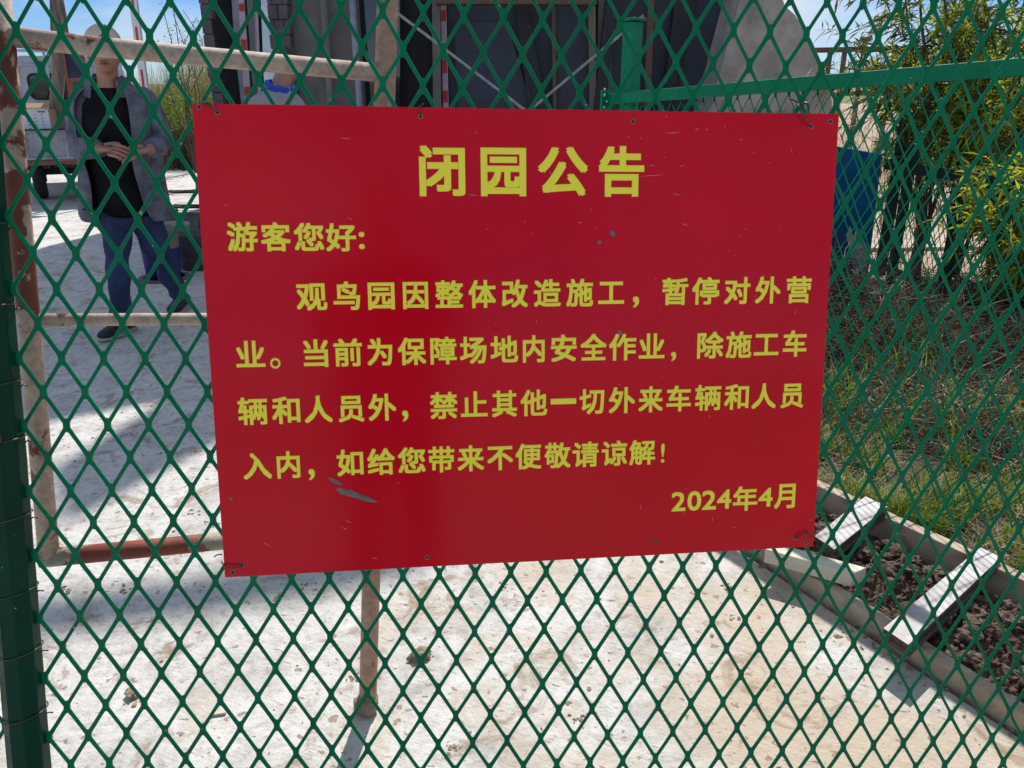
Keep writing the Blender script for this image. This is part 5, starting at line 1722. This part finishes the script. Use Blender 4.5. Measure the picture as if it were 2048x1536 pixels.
# ------------------------------------------------------------------ plants
def leaf(b, p, d, ln, wd, nrm, mi=0):
    s_ = d.cross(nrm)
    if s_.length < 1e-4: return
    s_.normalize()
    mdl = p + d * ln * .45 + V((0, 0, -ln * .05))
    tip = p + d * ln + V((0, 0, -ln * .25))
    b.add([p, mdl + s_ * wd / 2, tip, mdl - s_ * wd / 2], [(0, 1, 2, 3)], mi)

def rv():
    while True:
        v = V((random.uniform(-1, 1), random.uniform(-1, 1), random.uniform(-1, 1)))
        if .05 < v.length < 1: return v.normalized()

def shrub(px, py, hgt, spread, label, n_stem=11, dark=.3, seed=1, lscale=1.0, dens=1.0, base=None, low=1):
    random.seed(seed)
    c = base if base is not None else G(px, py)
    c = V((c.x, c.y, -.03))
    t = thing('willow_shrub', label, 'shrub', c, 'willow shrubs behind the right fence')
    bs_, bl = MB(), MB()
    for k in range(n_stem):
        a = random.uniform(0, 6.28)
        L_ = hgt * random.uniform(.6, 1.05)
        o = V((math.cos(a), math.sin(a), 0))
        sp = spread * random.uniform(.25, 1.0)
        pts = [c + o * .05 * random.random()]
        for q in range(1, 9):
            u = q / 8
            pts.append(c + o * sp * (u ** 1.5) + V((0, 0, L_ * (u - .18 * u ** 4))) + V((random.gauss(0, .03), random.gauss(0, .03), 0)) * hgt * .35)
        bs_.tube(pts, [.016 * (1 - .85 * q / 8) + .002 for q in range(9)], 6)
        cl_dark = random.random() < dark
        for q in range(low, 8):
            for _ in range(int(5 * dens)):
                u = random.random()
                p0 = pts[q].lerp(pts[q + 1], u)
                tw_d = (rv() + V((0, 0, .5)) + o * .5).normalized()
                tl = random.uniform(.18, .5) * (hgt / 2.4)
                tpts = [p0, p0 + tw_d * tl * .5, p0 + tw_d * tl + V((0, 0, -tl * .25))]
                bs_.tube(tpts, [.003, .002, .001], 3, caps=False)
                dk = cl_dark if random.random() < .75 else not cl_dark
                for m_ in range(int(17 * dens)):
                    v = random.random()
                    pp = tpts[0].lerp(tpts[1], v * 2) if v < .5 else tpts[1].lerp(tpts[2], v * 2 - 1)
                    d_ = (tw_d * .6 + rv() * .8 + V((0, 0, -.15))).normalized()
                    leaf(bl, pp, d_, random.uniform(.07, .15) * lscale, random.uniform(.011, .019) * lscale, rv(), 1 if dk else 0)
    bs_.build('stems', M['bark'], t)
    bl.build('foliage', [M['leaf'], M['leaf2']], t)
    return t
shrub(1905, 540, 2.35, .95, 'tall drooping willow shrub with narrow leaves right of the back fence uprights', 16, .22, 11, 1.0, 1.05, low=3)
shrub(1830, 540, 3.0, .75, 'darkest tall willow shrub rising behind the second green upright', 10, .92, 12, 1.05, 1.1, low=3)
shrub(2030, 560, 2.2, .9, 'dense shaded willow shrub at the right edge of the picture', 14, .35, 13, .95, .95)
shrub(2190, 455, 3.1, 1.2, 'big bright willow shrub furthest right behind the others', 14, .3, 14, 1.15, 1.0)
shrub(1960, 350, 3.2, 1.6, 'yellow green willow shrub in the middle behind the tall ones', 12, .2, 15, 1.1, 1.0)
shrub(2035, 655, 1.35, .6, 'low fresh green willow shrub in front of the back fence rail', 13, .1, 16, .95, .9)
shrub(1935, 395, 1.7, .8, 'small sunlit willow shrub on the far sand between the uprights', 10, .1, 17, 1.0, .8)
random.seed(21)
# thin wild reeds between the buttress and the shrubs
b = MB()
for _ in range(420):
    c = G(random.uniform(1590, 1840), random.uniform(330, 470))
    h_ = random.uniform(.5, 1.25) if random.random() < .75 else random.uniform(1.2, 2.1)
    a = random.uniform(0, 6.28)
    blade(b, V((c.x, c.y, -.03)), h_, random.uniform(.006, .013), random.uniform(.05, .4), a, 1 if random.random() < .6 else 0, 4)
    if h_ > 1.1:
        for k in range(8):
            p = V((c.x, c.y, h_ * random.uniform(.5, .95)))
            d_ = (rv() + V((0, 0, .8))).normalized()
            leaf(b, p + V((math.cos(a), math.sin(a), 0)) * h_ * .08, d_, random.uniform(.1, .3), .006, rv(), 1)
tag(b.build('dry_reeds', [M['reed'], M['straw']]), 'thin straw coloured reeds between the concrete buttress and the willow shrubs', 'reeds', kind='stuff')

# reed belt and hedge at the back left
b = MB()
for _ in range(9000):
    px = random.uniform(-260, 450)
    d_ = random.uniform(17.5, 22)
    x = (px - 1024) / FPX * d_ * .95
    hh = 1.75 + .55 * mnoise.noise(V((x * .5, 3, 0))) + (random.random() ** 3) * .7
    hh += max(0, (px - 300) / 150) * .55
    blade(b, V((x, d_, -.03)), hh * random.uniform(.75, 1.05), random.uniform(.012, .032), random.uniform(.02, .22), random.uniform(0, 6.28), 1 if random.random() < .22 else 0, 3)
tag(b.build('reed_belt', [M['reed'], M['straw']]), 'tall pale green reed belt behind the truck and the barrier pole', 'reeds', kind='stuff')
b = MB()
for _ in range(8200):
    px = random.uniform(-150, 440)
    d_ = random.uniform(15.6, 17.2)
    x = (px - 1024) / FPX * d_ * .95
    top = 1.36 + .16 * mnoise.noise(V((x * 1.3, 0, 2)))
    z = random.uniform(.75, top)
    leaf(b, V((x, d_, z)), rv(), random.uniform(.05, .10), random.uniform(.02, .04), rv(), 0)
for _ in range(5200):
    px = random.uniform(-150, 440)
    d_ = random.uniform(15.4, 17)
    x = (px - 1024) / FPX * d_ * .95
    blade(b, V((x, d_, -.03)), random.uniform(.4, 1.05), random.uniform(.01, .025), random.uniform(.05, .5), random.uniform(0, 6.28), 1 if random.random() < .8 else 2, 3)
tag(b.build('hedge', [M['hedge'], M['twig'], M['reed']]), 'low bright green hedge over brown dry stalks at the back left', 'hedge', kind='stuff')
# spindly tree just left of the brick pillar
c = V((Y(372, 200, 15).x, 15, -.03))
t = thing('sapling', 'spindly young tree with pale spring leaves left of the brick pillar', 'tree', c)
bs_, bl = MB(), MB()
random.seed(31)
for k in range(9):
    a = random.uniform(0, 6.28)
    o = V((math.cos(a), math.sin(a), 0))
    L_ = random.uniform(2.0, 3.1)
    pts = [c + o * random.uniform(0, .55) * (q / 6) + V((random.gauss(0, .02), 0, L_ * q / 6)) for q in range(7)]
    bs_.tube(pts, [.014 * (1 - .8 * q / 6) + .002 for q in range(7)], 5)
    for q in range(2, 6):
        for _ in range(26):
            p = pts[q].lerp(pts[q + 1], random.random()) + rv() * random.uniform(0, .16)
            leaf(bl, p, (rv() + V((0, 0, .5))).normalized(), random.uniform(.03, .07), random.uniform(.012, .024), rv())
bs_.build('trunk', M['bark'], t)
bl.build('crown', M['reed'], t)

# far brown railing on the right
t = thing('wooden_railing', 'far brown wooden railing with a knob on one post behind the reeds', 'railing', Y(1700, 190, 12.5))
yr = 12.5
b = MB()
b.bar(Y(1560, 102, yr), Y(1850, 96, yr), .10, .07)
b.build('rail', M['brownrail'], t)
b = MB()
b.bar(Y(1560, 190, yr), Y(1850, 186, yr), .05, .05)
b.build('rail', M['brownrail'], t)
for x in (1600, 1661, 1690, 1728, 1790):
    b = MB()
    p = Y(x, 100, yr)
    b.bar(V((p.x - .0, yr, 0)), p, .06, .05, (0, 1, 0))
    b.build('post', M['brownrail'], t)
b = MB()
p = Y(1728, 98, yr)
b.lathe(p, [(0, .17), (.07, .16), (.09, .12), (.05, .10), (.03, .05), (.03, 0)], 14)
b.build('knob', M['brownrail'], t, smooth=True)

# ------------------------------------------------------------------ the photographer, seen only as a dark shape in the glossy board
random.seed(5)
ph = thing('person', 'photographer in dark jacket holding a phone, mirrored faintly in the red sign', 'person', (-.10, -.33, 0))
px_, py_ = -.10, -.36
b = MB()
pel3, ch3, nk3, hd3 = V((px_, py_, .9)), V((px_, py_, 1.22)), V((px_, py_ + .02, 1.46)), V((px_, py_ + .04, 1.60))
sA, sB = V((px_ - .19, py_, 1.40)), V((px_ + .19, py_, 1.40))
eA, eB = V((px_ - .24, py_ + .06, 1.12)), V((px_ + .25, py_ + .06, 1.12))
wA, wB = V((-.075, -.14, 1.29)), V((.075, -.14, 1.29))
hA, hB = pel3 + V((-.1, 0, -.04)), pel3 + V((.1, 0, -.04))
vs, fs = skin([pel3, ch3, nk3, hd3, sA, eA, wA, sB, eB, wB, hA, hA - V((0, -.02, .42)), hA - V((0, 0, .8)), hB, hB - V((0, -.02, .42)), hB - V((0, 0, .8))],
              [(0, 1), (1, 2), (2, 3), (1, 4), (4, 5), (5, 6), (1, 7), (7, 8), (8, 9), (0, 10), (10, 11), (11, 12), (0, 13), (13, 14), (14, 15)],
              [(.13, .10), (.15, .10), (.055, .055), (.06, .06), .055, .042, .03, .055, .042, .03, .075, .055, .04, .075, .055, .04])
b.add(vs, fs)
headmesh(b, hd3, 1.0, R(180), R(10), 0, True)
hand(b, wA, V((.35, .55, .45)), V((-.7, .3, 0)), .95, .5, thumb=-1)
hand(b, wB, V((-.35, .55, .45)), V((.7, .3, 0)), .95, .5, thumb=1)
b.build('body', [M['skin'], M['lips']], ph, smooth=True)
lv = [(nk3 + V((0, 0, -.02)), .07, .065), (nk3 + V((0, 0, -.07)), .19, .11), (ch3 + V((0, 0, .08)), .215, .14), (ch3, .21, .145), (mid(ch3, pel3, .6), .20, .145), (pel3, .215, .15), (pel3 - V((0, 0, .12)), .22, .15)]
torso(lv, 30, 0, 2 * math.pi, M['darkgrey'], 'jacket', .01, 8, ph)
for sh, el, wr in ((sA, eA, wA), (sB, eB, wB)):
    b = MB()
    vs, fs = skin([mid(sh, ch3, .4), sh, mid(sh, el, .5), el, mid(el, wr, .9)], [(i, i + 1) for i in range(4)], [.075, .082, .075, .066, .05])
    b.add(cloth(vs, .014, 14), fs)
    b.build('sleeve', M['darkgrey'], ph, smooth=True)
b = MB()
vs, fs = skin([pel3, hA, hA - V((0, -.02, .42)), hA - V((0, 0, .79)), hB, hB - V((0, -.02, .42)), hB - V((0, 0, .79))], [(0, 1), (1, 2), (2, 3), (0, 4), (4, 5), (5, 6)], [(.16, .12), .105, .085, .07, .105, .085, .07])
b.add(vs, fs)
b.build('trousers', M['darkgrey'], ph, smooth=True)
b = MB()
b.ball(hd3 + V((0, -.02, .02)), .086, .10, .108, 20, 14)
b.build('hair', M['hair'], ph, smooth=True)
man = ph
for H_ in (hA, hB):
    shoe(V((H_.x, H_.y, 0)), V((H_.x, H_.y + .2, 0)))
ph_ = thing('phone', 'dark phone held up by the photographer towards the sign', 'phone', (0, -.075, 1.31))
b = MB()
b.box((0, -.062, 1.35), .150, .008, .074, Matrix.Rotation(-PITCH, 3, 'X'))
b.build('phone_body', M['black'], ph_, bevel=.004)
